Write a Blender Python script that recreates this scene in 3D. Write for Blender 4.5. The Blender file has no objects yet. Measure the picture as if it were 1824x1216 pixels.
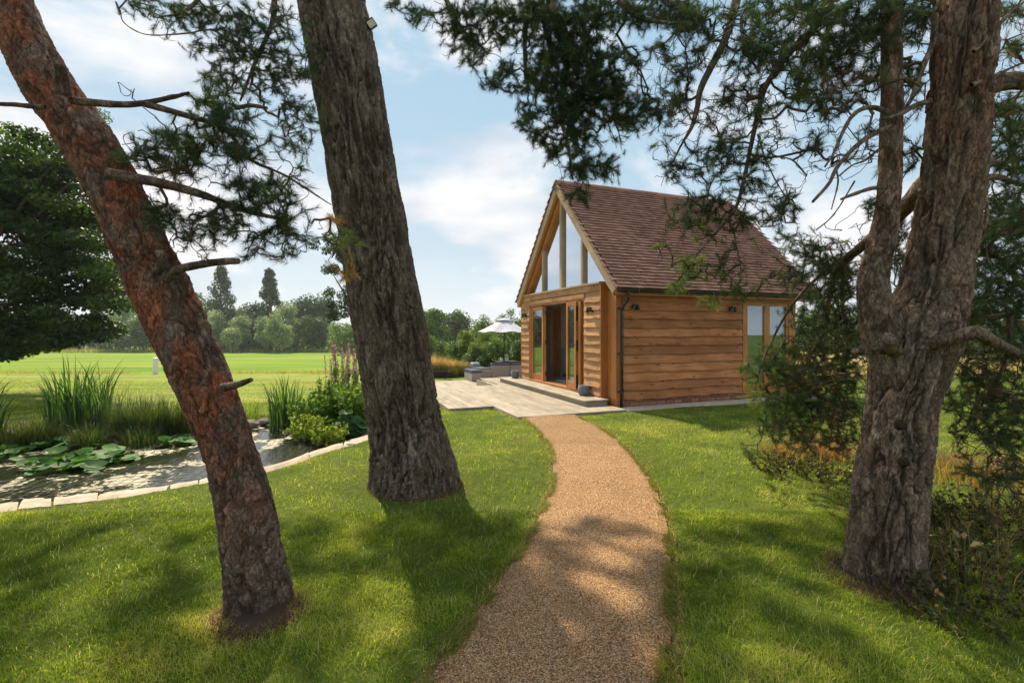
import bpy, math, random
import numpy as np
from mathutils import Vector, Matrix

SC = bpy.context.scene
COL = SC.collection
R = math.radians

# ------------------------------------------------------------------ camera, sky, sun, exposure
F, HY, EYE = 850.0, 590.0, 1.58
cd = bpy.data.cameras.new('camera')
cam = bpy.data.objects.new('camera', cd); COL.objects.link(cam)
cam.location = (0, 0, EYE); cam.rotation_euler = (R(90), 0, 0)
cd.sensor_width = 36.0; cd.lens = F / 1824 * 36.0
cd.shift_y = -(608 - HY) / 1824
cd.clip_start = 0.05; cd.clip_end = 3000
SC.camera = cam

SUN_EL = 48.0
SUN_H = Vector((-0.506, 0.863)).normalized()
sd = Vector((SUN_H.x * math.cos(R(SUN_EL)), SUN_H.y * math.cos(R(SUN_EL)), math.sin(R(SUN_EL))))
sl = bpy.data.lights.new('sun', 'SUN'); sl.energy = 5.0; sl.angle = R(0.5); sl.color = (1.0, 0.87, 0.66)
so = bpy.data.objects.new('sun', sl); COL.objects.link(so)
so.rotation_euler = sd.to_track_quat('Z', 'Y').to_euler(); so.location = sd * 50

world = bpy.data.worlds.new('World'); SC.world = world; world.use_nodes = True
wn = world.node_tree; wn.nodes.clear()
def WN(t, **k):
    n = wn.nodes.new(t)
    for a, b in k.items(): setattr(n, a, b)
    return n
wo = WN('ShaderNodeOutputWorld'); bg = WN('ShaderNodeBackground'); bg.inputs['Strength'].default_value = 0.094
sky = WN('ShaderNodeTexSky', sky_type='NISHITA', sun_disc=False)
sky.sun_elevation = R(SUN_EL); sky.sun_rotation = math.atan2(SUN_H.x, SUN_H.y)
sky.air_density = 1.0; sky.dust_density = 0.35; sky.ozone_density = 1.0
tc = WN('ShaderNodeTexCoord')
mp = WN('ShaderNodeMapping'); mp.inputs['Scale'].default_value = (1.0, 1.0, 2.1); mp.inputs['Location'].default_value = (5.4, 4.3, 1.15)
wn.links.new(tc.outputs['Generated'], mp.inputs['Vector'])
nz = WN('ShaderNodeTexNoise'); nz.inputs['Scale'].default_value = 1.9; nz.inputs['Detail'].default_value = 9; nz.inputs['Roughness'].default_value = 0.56; nz.inputs['Distortion'].default_value = 0.25
wn.links.new(mp.outputs[0], nz.inputs['Vector'])
cr = WN('ShaderNodeValToRGB'); cr.color_ramp.elements[0].position = 0.435; cr.color_ramp.elements[1].position = 0.57
cr.color_ramp.interpolation = 'EASE'
wn.links.new(nz.outputs['Fac'], cr.inputs['Fac'])
sep = WN('ShaderNodeSeparateXYZ'); wn.links.new(tc.outputs['Generated'], sep.inputs[0])
hz = WN('ShaderNodeMapRange'); hz.inputs['From Min'].default_value = 0.0; hz.inputs['From Max'].default_value = 0.28; hz.inputs['To Min'].default_value = 0.42; hz.inputs['To Max'].default_value = 0.0
wn.links.new(sep.outputs['Z'], hz.inputs['Value'])
mx = WN('ShaderNodeMath', operation='MAXIMUM'); wn.links.new(cr.outputs['Color'], mx.inputs[0]); wn.links.new(hz.outputs[0], mx.inputs[1])
ms = WN('ShaderNodeMath', operation='MULTIPLY'); ms.inputs[1].default_value = 1.0; wn.links.new(mx.outputs[0], ms.inputs[0])
# cloud tone: a second noise gives grey-blue undersides
nz2 = WN('ShaderNodeTexNoise'); nz2.inputs['Scale'].default_value = 2.6; nz2.inputs['Detail'].default_value = 5
mp2 = WN('ShaderNodeMapping'); mp2.inputs['Scale'].default_value = (1, 1, 3.2); mp2.inputs['Location'].default_value = (7.1, 0.4, 2.2)
wn.links.new(tc.outputs['Generated'], mp2.inputs['Vector']); wn.links.new(mp2.outputs[0], nz2.inputs['Vector'])
cr2 = WN('ShaderNodeValToRGB'); e = cr2.color_ramp.elements
e[0].position = 0.36; e[0].color = (4.5, 4.95, 5.6, 1); e[1].position = 0.54; e[1].color = (6.9, 6.8, 6.85, 1)
wn.links.new(nz2.outputs['Fac'], cr2.inputs['Fac'])
tint = WN('ShaderNodeMix', data_type='RGBA', blend_type='MULTIPLY'); tint.inputs['Factor'].default_value = 1.0
tint.inputs['B'].default_value = (1.0, 1.02, 1.05, 1)
wn.links.new(sky.outputs[0], tint.inputs['A'])
# thin high haze: softens the glare round the sun and pales the blue towards the horizon
dv = WN('ShaderNodeVectorMath', operation='MULTIPLY_ADD'); dv.inputs[1].default_value = (.16, .16, .16); dv.inputs[2].default_value = (1, 1, 1)
wn.links.new(tint.outputs['Result'], dv.inputs[0])
dq = WN('ShaderNodeVectorMath', operation='DIVIDE'); wn.links.new(tint.outputs['Result'], dq.inputs[0]); wn.links.new(dv.outputs[0], dq.inputs[1])
hr = WN('ShaderNodeValToRGB'); hr.color_ramp.elements[0].position = 0.0; hr.color_ramp.elements[0].color = (4.5, 5.75, 6.5, 1); hr.color_ramp.elements[1].position = 0.75; hr.color_ramp.elements[1].color = (2.5, 4.4, 6.1, 1)
wn.links.new(sep.outputs['Z'], hr.inputs['Fac'])
veil = WN('ShaderNodeMix', data_type='RGBA'); veil.inputs['Factor'].default_value = 0.74
wn.links.new(dq.outputs[0], veil.inputs['A']); wn.links.new(hr.outputs['Color'], veil.inputs['B'])
mix = WN('ShaderNodeMix', data_type='RGBA')
wn.links.new(ms.outputs[0], mix.inputs['Factor']); wn.links.new(veil.outputs['Result'], mix.inputs['A']); wn.links.new(cr2.outputs['Color'], mix.inputs['B'])
wn.links.new(mix.outputs['Result'], bg.inputs['Color']); wn.links.new(bg.outputs[0], wo.inputs['Surface'])

vs = SC.view_settings
SC.display_settings.display_device = 'sRGB'
vs.view_transform = 'Standard'; vs.look = 'None'; vs.gamma = 1; vs.use_curve_mapping = False
vs.exposure = 0.68
SC.cycles.max_bounces = 7; SC.cycles.transparent_max_bounces = 12; SC.cycles.diffuse_bounces = 4
SC.cycles.glossy_bounces = 3; SC.cycles.transmission_bounces = 4; SC.cycles.sample_clamp_indirect = 6
SC.cycles.use_denoising = True

# ------------------------------------------------------------------ helpers
rng = np.random.default_rng(11)
random.seed(11)
def P(px, py, d):                      # photograph pixel + distance -> point in the world
    return np.array(((px - 912) / F * d, d, EYE + (HY - py) / F * d))
def G(px, py, z=0.0):                  # photograph pixel on a level at height z
    d = (EYE - z) * F / (py - HY)
    return np.array(((px - 912) / F * d, d))
def unit(v):
    v = np.asarray(v, float); return v / (np.linalg.norm(v, axis=-1, keepdims=True) + 1e-12)

def hash3(i, j, k, s=0):
    h = (i.astype(np.int64) * 73856093) ^ (j.astype(np.int64) * 19349663) ^ (k.astype(np.int64) * 83492791) ^ (s * 2654435761)
    h = (h ^ (h >> 13)) * 1274126177 & 0xFFFFFFFF
    h = (h ^ (h >> 16)) * 2246822519 & 0xFFFFFFFF
    h = h ^ (h >> 15)
    return (h & 0xFFFFFF) / float(0xFFFFFF)
def vnoise(p, s=0):
    f = np.floor(p); t = p - f; t = t * t * (3 - 2 * t); f = f.astype(np.int64)
    r = 0
    for a in (0, 1):
        for b in (0, 1):
            for c in (0, 1):
                w = (t[:, 0] if a else 1 - t[:, 0]) * (t[:, 1] if b else 1 - t[:, 1]) * (t[:, 2] if c else 1 - t[:, 2])
                r = r + w * hash3(f[:, 0] + a, f[:, 1] + b, f[:, 2] + c, s)
    return r
def fbm(p, o=4, s=0):
    r = 0; a = .5; n = 0
    for k in range(o):
        r = r + a * vnoise(p * 2 ** k + 17.3 * k, s + k); n += a; a *= .5
    return r / n
def fbm2(x, y, sc, o=3, s=0):
    return fbm(np.stack([x * sc, y * sc, np.full_like(x, .37 + s)], 1), o, s)
def voro(p, s=0):
    c = np.floor(p).astype(np.int64)
    f1 = np.full(len(p), 9.); f2 = np.full(len(p), 9.); idn = np.zeros(len(p))
    for a in (-1, 0, 1):
        for b in (-1, 0, 1):
            for g in (-1, 0, 1):
                i, j, k = c[:, 0] + a, c[:, 1] + b, c[:, 2] + g
                q = np.stack([i + hash3(i, j, k, s), j + hash3(i, j, k, s + 1), k + hash3(i, j, k, s + 2)], 1)
                d = np.linalg.norm(q - p, axis=1)
                nw = d < f1
                f2 = np.where(nw, f1, np.minimum(f2, d)); idn = np.where(nw, hash3(i, j, k, s + 3), idn); f1 = np.where(nw, d, f1)
    return f1, f2, idn
def catmull(pts, n):
    pts = np.asarray(pts, float); q = np.vstack([2 * pts[0] - pts[1], pts, 2 * pts[-1] - pts[-2]])
    m = len(pts) - 1; t = np.linspace(0, m, n); i = np.minimum(t.astype(int), m - 1); u = (t - i)[:, None]
    a, b, c, d = q[i], q[i + 1], q[i + 2], q[i + 3]
    return .5 * (2 * b + (c - a) * u + (2 * a - 5 * b + 4 * c - d) * u ** 2 + (3 * b - 3 * c + d - a) * u ** 3)
def inpoly(x, y, poly):
    poly = np.asarray(poly, float); r = np.zeros(len(x), bool); j = len(poly) - 1
    for i in range(len(poly)):
        xi, yi = poly[i][:2]; xj, yj = poly[j][:2]
        c = ((yi > y) != (yj > y)) & (x < (xj - xi) * (y - yi) / ((yj - yi) + 1e-12) + xi)
        r ^= c; j = i
    return r
def distpoly(x, y, poly, closed=True):
    poly = np.asarray(poly, float); n = len(poly); best = np.full(len(x), 1e9)
    for i in range(n if closed else n - 1):
        a = poly[i][:2]; b = poly[(i + 1) % n][:2]; ab = b - a
        t = np.clip(((x - a[0]) * ab[0] + (y - a[1]) * ab[1]) / (ab @ ab + 1e-12), 0, 1)
        best = np.minimum(best, np.hypot(x - a[0] - t * ab[0], y - a[1] - t * ab[1]))
    return best

def link(name, me, parent=None):
    o = bpy.data.objects.new(name, me); COL.objects.link(o)
    if parent is not None: o.parent = parent
    return o
def rawmesh(name, v, loops, counts, m, smooth=False, cols=None, colname='col'):
    """v (N,3); loops flat vertex ids; counts corners per face (array or int)"""
    v = np.asarray(v, np.float32); loops = np.asarray(loops, np.int32).ravel()
    nf = len(loops) // counts if np.isscalar(counts) else len(counts)
    tot = np.full(nf, counts, np.int32) if np.isscalar(counts) else np.asarray(counts, np.int32)
    st = np.concatenate([[0], np.cumsum(tot)[:-1]]).astype(np.int32)
    me = bpy.data.meshes.new(name)
    me.vertices.add(len(v)); me.vertices.foreach_set('co', v.ravel())
    me.loops.add(len(loops)); me.loops.foreach_set('vertex_index', loops)
    me.polygons.add(nf); me.polygons.foreach_set('loop_start', st)
    try: me.polygons.foreach_set('loop_total', tot)
    except Exception: pass
    if smooth: me.polygons.foreach_set('use_smooth', np.ones(nf, bool))
    if cols is not None:
        ca = me.color_attributes.new(colname, 'FLOAT_COLOR', 'POINT')
        c = np.ones((len(v), 4), np.float32); c[:, :cols.shape[1]] = cols; ca.data.foreach_set('color', c.ravel())
    me.update(); me.validate()
    if m is not None: me.materials.append(m)
    return me
def objnp(name, v, loops, counts, m, parent=None, **k):
    return link(name, rawmesh(name, v, loops, counts, m, **k), parent)

class MB:
    def __init__(s): s.v = []; s.f = []
    def add(s, v, f, M=None):
        n = len(s.v)
        for p in v:
            p = Vector(p); s.v.append(tuple(M @ p if M is not None else p))
        s.f += [tuple(i + n for i in q) for q in f]; return s
    def box(s, x0, x1, y0, y1, z0, z1, b=.003, M=None):
        if x0 > x1: x0, x1 = x1, x0
        if y0 > y1: y0, y1 = y1, y0
        if z0 > z1: z0, z1 = z1, z0
        c = ((x0 + x1) / 2, (y0 + y1) / 2, (z0 + z1) / 2); h = ((x1 - x0) / 2, (y1 - y0) / 2, (z1 - z0) / 2)
        b = min(b, min(h) * .45); V = []; idx = {}
        for sx in (-1, 1):
            for sy in (-1, 1):
                for sz in (-1, 1):
                    for ax in range(3):
                        q = [sx * (h[0] - b), sy * (h[1] - b), sz * (h[2] - b)]
                        q[ax] = (sx, sy, sz)[ax] * h[ax]
                        idx[(sx, sy, sz, ax)] = len(V); V.append((q[0] + c[0], q[1] + c[1], q[2] + c[2]))
        Fs = []
        for ax in range(3):
            for sg in (-1, 1):
                q = []
                for (p, r) in ((-1, -1), (1, -1), (1, 1), (-1, 1)):
                    k = [0, 0, 0]; k[ax] = sg; k[(ax + 1) % 3] = p; k[(ax + 2) % 3] = r
                    q.append(idx[(k[0], k[1], k[2], ax)])
                Fs.append(q)
        for ax in range(3):       # edges running along ax
            a1, a2 = (ax + 1) % 3, (ax + 2) % 3
            for p in (-1, 1):
                for r in (-1, 1):
                    q = []
                    for sg, w in ((-1, a1), (1, a1), (1, a2), (-1, a2)):
                        k = [0, 0, 0]; k[ax] = sg; k[a1] = p; k[a2] = r; q.append(idx[(k[0], k[1], k[2], w)])
                    Fs.append(q)
        for sx in (-1, 1):
            for sy in (-1, 1):
                for sz in (-1, 1): Fs.append([idx[(sx, sy, sz, a)] for a in range(3)])
        out = []
        cc = Vector(c)
        for q in Fs:
            A, B, Cc = Vector(V[q[0]]), Vector(V[q[1]]), Vector(V[q[2]])
            n = (B - A).cross(Cc - A)
            if n.dot(A - cc) < 0: q = q[::-1]
            out.append(q)
        return s.add(V, out, M)
    def tube(s, pts, rad, n=8, cap=True, M=None):
        pts = [Vector(p) for p in pts]
        if not hasattr(rad, '__len__'): rad = [rad] * len(pts)
        V = []; Fs = []; ref = Vector((0, 0, 1))
        for i, p in enumerate(pts):
            t = (pts[min(i + 1, len(pts) - 1)] - pts[max(i - 1, 0)]).normalized()
            rr = ref if abs(t.dot(ref)) < .95 else Vector((1, 0, 0))
            a = t.cross(rr).normalized(); b = t.cross(a)
            for k in range(n):
                w = 2 * math.pi * k / n; V.append(p + (a * math.cos(w) + b * math.sin(w)) * rad[i])
        for i in range(len(pts) - 1):
            for k in range(n):
                Fs.append((i * n + k, i * n + (k + 1) % n, (i + 1) * n + (k + 1) % n, (i + 1) * n + k))
        if cap: Fs.append(tuple(range(n))); Fs.append(tuple((len(pts) - 1) * n + k for k in range(n)))
        return s.add(V, Fs, M)
    def lathe(s, prof, n=24, c=(0, 0, 0), M=None):
        V = []; Fs = []
        for r, z in prof:
            for k in range(n):
                w = 2 * math.pi * k / n; V.append((c[0] + r * math.cos(w), c[1] + r * math.sin(w), c[2] + z))
        for i in range(len(prof) - 1):
            for k in range(n): Fs.append((i * n + k, i * n + (k + 1) % n, (i + 1) * n + (k + 1) % n, (i + 1) * n + k))
        return s.add(V, Fs, M)
    def prism(s, poly, z0, z1, M=None):
        n = len(poly); V = [(p[0], p[1], z0) for p in poly] + [(p[0], p[1], z1) for p in poly]
        Fs = [tuple(range(n))[::-1], tuple(range(n, 2 * n))] + [(i, (i + 1) % n, (i + 1) % n + n, i + n) for i in range(n)]
        return s.add(V, Fs, M)
    def build(s, name, m, parent=None, smooth=False):
        me = bpy.data.meshes.new(name); me.from_pydata(s.v, [], s.f); me.update()
        if smooth: me.polygons.foreach_set('use_smooth', [True] * len(me.polygons))
        if m is not None: me.materials.append(m)
        return link(name, me, parent)
def empty(name, loc=(0, 0, 0), rz=0):
    o = bpy.data.objects.new(name, None); o.empty_display_size = .2; o.location = loc; o.rotation_euler = (0, 0, rz); COL.objects.link(o); return o
def tag(o, label=None, cat=None, group=None, kind=None):
    if label: o['label'] = label
    if cat: o['category'] = cat
    if group: o['group'] = group
    if kind: o['kind'] = kind
    return o
def copy_tree(o, parent=None):
    c = o.copy(); COL.objects.link(c)
    if parent is not None: c.parent = parent
    for ch in list(o.children): copy_tree(ch, c)
    return c

# ------------------------------------------------------------------ materials
class NM:
    def __init__(s, name, rough=.7, spec=.3, col=(.5, .5, .5)):
        s.m = bpy.data.materials.new(name); s.m.use_nodes = True; s.t = s.m.node_tree; s.n = s.t.nodes
        s.b = s.n['Principled BSDF']; s.b.inputs['Roughness'].default_value = rough
        s.b.inputs['Specular IOR Level'].default_value = spec; s.b.inputs['Base Color'].default_value = (*col, 1)
        s.out = s.n['Material Output']
    def N(s, t, _in=None, **k):
        n = s.n.new(t)
        for a, b in k.items(): setattr(n, a, b)
        for a, b in (_in or {}).items():
            if hasattr(b, 'is_output') or isinstance(b, bpy.types.NodeSocket): s.t.links.new(b, n.inputs[a])
            else: n.inputs[a].default_value = b
        return n
    def L(s, a, b): s.t.links.new(a, b)
    def obj(s, scale=(1, 1, 1), kind='Object', loc=(0, 0, 0)):
        c = s.N('ShaderNodeTexCoord'); m = s.N('ShaderNodeMapping', {'Vector': c.outputs[kind], 'Scale': scale, 'Location': loc}); return m.outputs[0]
    def noise(s, vec, sc, det=4, rough=.5, dist=0):
        return s.N('ShaderNodeTexNoise', {'Vector': vec, 'Scale': sc, 'Detail': det, 'Roughness': rough, 'Distortion': dist}).outputs['Fac']
    def ramp(s, fac, stops, interp='LINEAR'):
        r = s.N('ShaderNodeValToRGB', {'Fac': fac}); r.color_ramp.interpolation = interp; e = r.color_ramp.elements
        while len(e) < len(stops): e.new(.5)
        for el, (p, c) in zip(e, stops): el.position = p; el.color = (*c, 1) if hasattr(c, '__len__') else (c, c, c, 1)
        return r.outputs['Color']
    def mix(s, f, a, b, mode='MIX'):
        n = s.N('ShaderNodeMix', data_type='RGBA', blend_type=mode)
        for k, x in (('Factor', f), ('A', a), ('B', b)):
            if isinstance(x, bpy.types.NodeSocket): s.L(x, n.inputs[k])
            else: n.inputs[k].default_value = x if k == 'Factor' else (*x, 1)
        return n.outputs['Result']
    def math(s, op, a, b=0.):
        n = s.N('ShaderNodeMath', operation=op)
        for i, x in enumerate((a, b)):
            if isinstance(x, bpy.types.NodeSocket): s.L(x, n.inputs[i])
            else: n.inputs[i].default_value = x
        return n.outputs[0]
    def rnd(s): return s.N('ShaderNodeObjectInfo').outputs['Random']
    def attr(s, name='col'): return s.N('ShaderNodeVertexColor', layer_name=name).outputs['Color']
    def color(s, c): s.L(c, s.b.inputs['Base Color'])
    def rough(s, c): s.L(c, s.b.inputs['Roughness'])
    def bump(s, h, strength=.4, dist=.01):
        n = s.N('ShaderNodeBump', {'Height': h, 'Strength': strength, 'Distance': dist}); s.L(n.outputs[0], s.b.inputs['Normal']); return n
    def translucent(s, colsock, f=.35):
        t = s.N('ShaderNodeBsdfTranslucent')
        if isinstance(colsock, bpy.types.NodeSocket): s.L(colsock, t.inputs['Color'])
        else: t.inputs['Color'].default_value = (*colsock, 1)
        x = s.N('ShaderNodeMixShader', {'Fac': f}); s.L(s.b.outputs[0], x.inputs[1]); s.L(t.outputs[0], x.inputs[2]); s.L(x.outputs[0], s.out.inputs['Surface'])

def wood(name, axis, c0, c1, c2, rough=.6, knots=True, grain=1.0, var=.25, spec=.25):
    m = NM(name, rough, spec)
    s = [14., 14., 14.]; s[axis] = 1.1
    rv = m.rnd(); off = m.math('MULTIPLY', rv, 37.0)
    c = m.N('ShaderNodeTexCoord'); cmb = m.N('ShaderNodeCombineXYZ', {'X': off, 'Y': off, 'Z': off})
    ad = m.N('ShaderNodeVectorMath', {0: c.outputs['Object'], 1: cmb.outputs[0]}, operation='ADD')
    mp = m.N('ShaderNodeMapping', {'Vector': ad.outputs[0], 'Scale': s})
    g = m.noise(mp.outputs[0], 2.2 * grain, 6, .6, .6)
    s2 = [60., 60., 60.]; s2[axis] = 2.5
    mp2 = m.N('ShaderNodeMapping', {'Vector': ad.outputs[0], 'Scale': s2}); fine = m.noise(mp2.outputs[0], 2.0, 4, .6)
    col = m.ramp(g, [(.25, c0), (.5, c1), (.75, c2)])
    col = m.mix(m.math('MULTIPLY', fine, .55), col, tuple(x * .55 for x in c0))
    if knots:
        s3 = [7., 7., 7.]; s3[axis] = 3.0
        mp3 = m.N('ShaderNodeMapping', {'Vector': ad.outputs[0], 'Scale': s3})
        vo = m.N('ShaderNodeTexVoronoi', {'Vector': mp3.outputs[0], 'Scale': 1.0, 'Randomness': 1.0})
        k = m.ramp(vo.outputs['Distance'], [(.07, 1.), (.20, 0.)])
        col = m.mix(m.math('MULTIPLY', k, .75), col, tuple(x * .3 for x in c0))
    v = m.ramp(rv, [(0, 1 - var), (1, 1 + var * .5)])
    col = m.mix(1.0, col, v, 'MULTIPLY')
    patch = m.noise(ad.outputs[0], 1.7, 3); col = m.mix(1.0, col, m.ramp(patch, [(.3, .74), (.7, 1.12)]), 'MULTIPLY')
    m.color(col); m.bump(m.math('ADD', g, fine), .35, .004)
    return m.m
M = {}
for ax, n in enumerate('xyz'):
    M['wb' + n] = wood('larch_board_' + n, ax, (.36, .128, .045), (.57, .235, .094), (.70, .35, .165), .75, True, 1, .3, .15)
    M['oak' + n] = wood('oiled_oak_' + n, ax, (.40, .13, .028), (.58, .22, .05), (.66, .30, .085), .45, False, .8, .12, .4)
    M['pale' + n] = wood('weathered_pale_oak_' + n, ax, (.44, .31, .19), (.58, .43, .28), (.68, .53, .37), .7, False, 1, .12, .2)
    M['deck' + n] = wood('silvered_deck_board_' + n, ax, (.30, .25, .185), (.42, .36, .275), (.52, .455, .36), .75, False, 1.2, .16, .25)
    M['gab' + n] = wood('sunbleached_larch_' + n, ax, (.44, .22, .10), (.62, .34, .17), (.74, .46, .26), .78, True, 1, .2, .15)

def simple(name, col, rough=.6, spec=.3, metal=0, bump=None, var=.1, vscale=8):
    m = NM(name, rough, spec, col); m.b.inputs['Metallic'].default_value = metal
    n = m.noise(m.obj(), vscale, 4)
    m.color(m.mix(1.0, col, m.ramp(n, [(.3, 1 - var), (.7, 1 + var)]), 'MULTIPLY'))
    if bump: m.bump(m.noise(m.obj(), bump[0], 5, .65), bump[1], bump[2])
    return m.m
M['black'] = simple('black_cast_plastic', (.014, .014, .016), .35, .5)
M['blackmetal'] = simple('black_ironmongery', (.02, .02, .02), .4, .5)
M['pot'] = simple('grey_fibre_clay', (.15, .165, .185), .8, .2, bump=(60, .2, .003), vscale=20)
M['soil'] = simple('dry_soil', (.06, .04, .025), .95, .1, bump=(30, .6, .01))
M['cream'] = simple('cream_wall_paint', (.72, .66, .55), .8, .2)
M['cabinet'] = simple('pale_blue_cabinet_paint', (.38, .46, .48), .5, .3)
M['floorin'] = simple('grey_flooring', (.40, .38, .35), .6, .3)
M['rug'] = simple('pale_grey_rug', (.42, .43, .44), .95, .1, bump=(90, .4, .004))
M['cushion'] = simple('charcoal_cushion_fabric', (.085, .095, .12), .95, .15, bump=(140, .3, .003))
M['cushpale'] = simple('light_grey_cushion_top', (.34, .36, .40), .95, .15, bump=(140, .3, .003))
M['canvas'] = simple('pale_lilac_grey_canvas', (.50, .50, .56), .9, .1, bump=(200, .15, .002), vscale=3)
M['whiteceramic'] = simple('white_ceramic', (.75, .74, .70), .3, .5)
M['lead'] = simple('mortar', (.50, .42, .34), .9, .1, bump=(80, .5, .004))
M['membrane'] = simple('black_net_cord', (.02, .022, .02), .6, .3)
M['fire'] = simple('rusted_dark_steel', (.035, .024, .018), .75, .3, bump=(40, .3, .004))
M['whitepost'] = simple('chalky_white_paint', (.72, .72, .68), .7, .2)
M['lens'] = simple('lamp_lens_glass', (.55, .5, .36), .15, .6)
# wicker: woven strands
def wicker():
    m = NM('woven_rattan', .7, .25)
    v = m.obj((1, 1, 1)); w = m.N('ShaderNodeTexWave', {'Vector': v, 'Scale': 14., 'Distortion': 1.5, 'Detail': 2.}, bands_direction='Z')
    w2 = m.N('ShaderNodeTexWave', {'Vector': v, 'Scale': 11., 'Distortion': 1.}, bands_direction='DIAGONAL')
    f = m.math('MULTIPLY', w.outputs['Fac'], w2.outputs['Fac'])
    m.color(m.ramp(f, [(.1, (.24, .20, .17)), (.6, (.46, .40, .34))])); m.bump(f, .8, .01); return m.m
M['wicker'] = wicker()
def clay():
    m = NM('clay_roof_tile', .82, .2); rv = m.rnd(); a = m.attr('col')
    v = m.obj(); n = m.noise(v, 9, 5, .6); f = m.noise(v, 60, 3)
    base = m.ramp(m.math('ADD', m.math('MULTIPLY', rv, .5), m.math('MULTIPLY', n, .5)), [(.15, (.20, .085, .062)), (.45, (.32, .15, .10)), (.7, (.40, .205, .14)), (.9, (.46, .28, .20))])
    base = m.mix(m.math('MULTIPLY', f, .35), base, (.16, .12, .10)); li = m.noise(v, 2.3, 6, .7); base = m.mix(m.math('MULTIPLY', m.ramp(li, [(.55, 0.), (.68, 1.)]), .22), base, (.30, .26, .19)); m.color(base); m.bump(f, .3, .003); return m.m
M['tile'] = clay()
def clayjoined():
    m = NM('clay_roof_tile_field', .82, .2); a = m.attr('col')
    v = m.obj(); n = m.noise(v, 9, 5, .6); f = m.noise(v, 60, 3); sp = m.N('ShaderNodeSeparateColor', {0: a})
    base = m.ramp(m.math('ADD', m.math('MULTIPLY', sp.outputs[0], .5), m.math('MULTIPLY', n, .5)), [(.15, (.20, .085, .062)), (.45, (.32, .15, .10)), (.7, (.40, .205, .14)), (.9, (.46, .28, .20))])
    base = m.mix(m.math('MULTIPLY', f, .35), base, (.16, .12, .10)); li = m.noise(v, 2.3, 6, .7); base = m.mix(m.math('MULTIPLY', m.ramp(li, [(.55, 0.), (.68, 1.)]), .22), base, (.30, .26, .19)); m.color(base); m.bump(f, .3, .003); return m.m
M['tilej'] = clayjoined()
def brick():
    m = NM('red_brick', .88, .15); rv = m.rnd(); v = m.obj(); n = m.noise(v, 14, 5, .65)
    b = m.ramp(m.math('ADD', m.math('MULTIPLY', rv, .6), m.math('MULTIPLY', n, .4)), [(.15, (.15, .07, .05)), (.5, (.27, .12, .08)), (.85, (.34, .17, .11))])
    m.color(b); m.bump(n, .6, .006); return m.m
M['brick'] = brick()
def stone(name, c0, c1, sc=6):
    m = NM(name, .85, .2); rv = m.rnd(); v = m.obj(); n = m.noise(v, sc, 7, .62); f = m.noise(v, 45, 4)
    b = m.ramp(n, [(.3, c0), (.65, c1)]); b = m.mix(1.0, b, m.ramp(rv, [(0, .82), (1, 1.1)]), 'MULTIPLY'); b = m.mix(m.math('MULTIPLY', f, .3), b, tuple(x * .5 for x in c0))
    m.color(b); m.bump(m.math('ADD', n, m.math('MULTIPLY', f, .5)), .7, .01); return m.m
M['flag'] = stone('sandstone_flag', (.44, .37, .28), (.62, .54, .43))
M['kerb'] = stone('pond_edge_stone', (.36, .28, .20), (.62, .51, .40), 5)
M['rock'] = stone('dark_pond_rock', (.12, .10, .08), (.28, .24, .20), 5)
def glass(name, refl=.12, tint=(.92, .95, .95), rough=.0):
    m = NM(name); lw = m.N('ShaderNodeLayerWeight', {'Blend': .45}); f = m.N('ShaderNodeMapRange', {'Value': lw.outputs['Fresnel'], 'To Min': refl, 'To Max': refl + .62})
    t = m.N('ShaderNodeBsdfTransparent', {'Color': (*tint, 1)}); g = m.N('ShaderNodeBsdfGlossy', {'Color': (.80, .87, .95, 1), 'Roughness': rough})
    x = m.N('ShaderNodeMixShader'); m.L(f.outputs[0], x.inputs[0]); m.L(t.outputs[0], x.inputs[1]); m.L(g.outputs[0], x.inputs[2]); m.L(x.outputs[0], m.out.inputs['Surface']); return m.m
M['glass'] = glass('door_glass', .04, (.85, .9, .88))
M['gableglass'] = glass('coated_gable_glass', .16, (.75, .8, .85))
def foliage(name, rough=.6, tr=.35, spec=.25, gain=1.0):
    m = NM(name, rough, spec); a = m.attr('col'); m.color(a)
    t = m.mix(1.0, a, (1.5 * gain, 1.6 * gain, .7 * gain), 'MULTIPLY'); m.translucent(t, tr); return m.m
M['needle'] = foliage('pine_needle', .55, .30)
M['leaf'] = foliage('broad_leaf', .5, .38)
M['farleaf'] = foliage('distant_leaf', .7, .25)
M['grass'] = foliage('grass_blade', .6, .45, .2, 1.15)
M['reed'] = foliage('reed_blade', .45, .4, .35)
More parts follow.
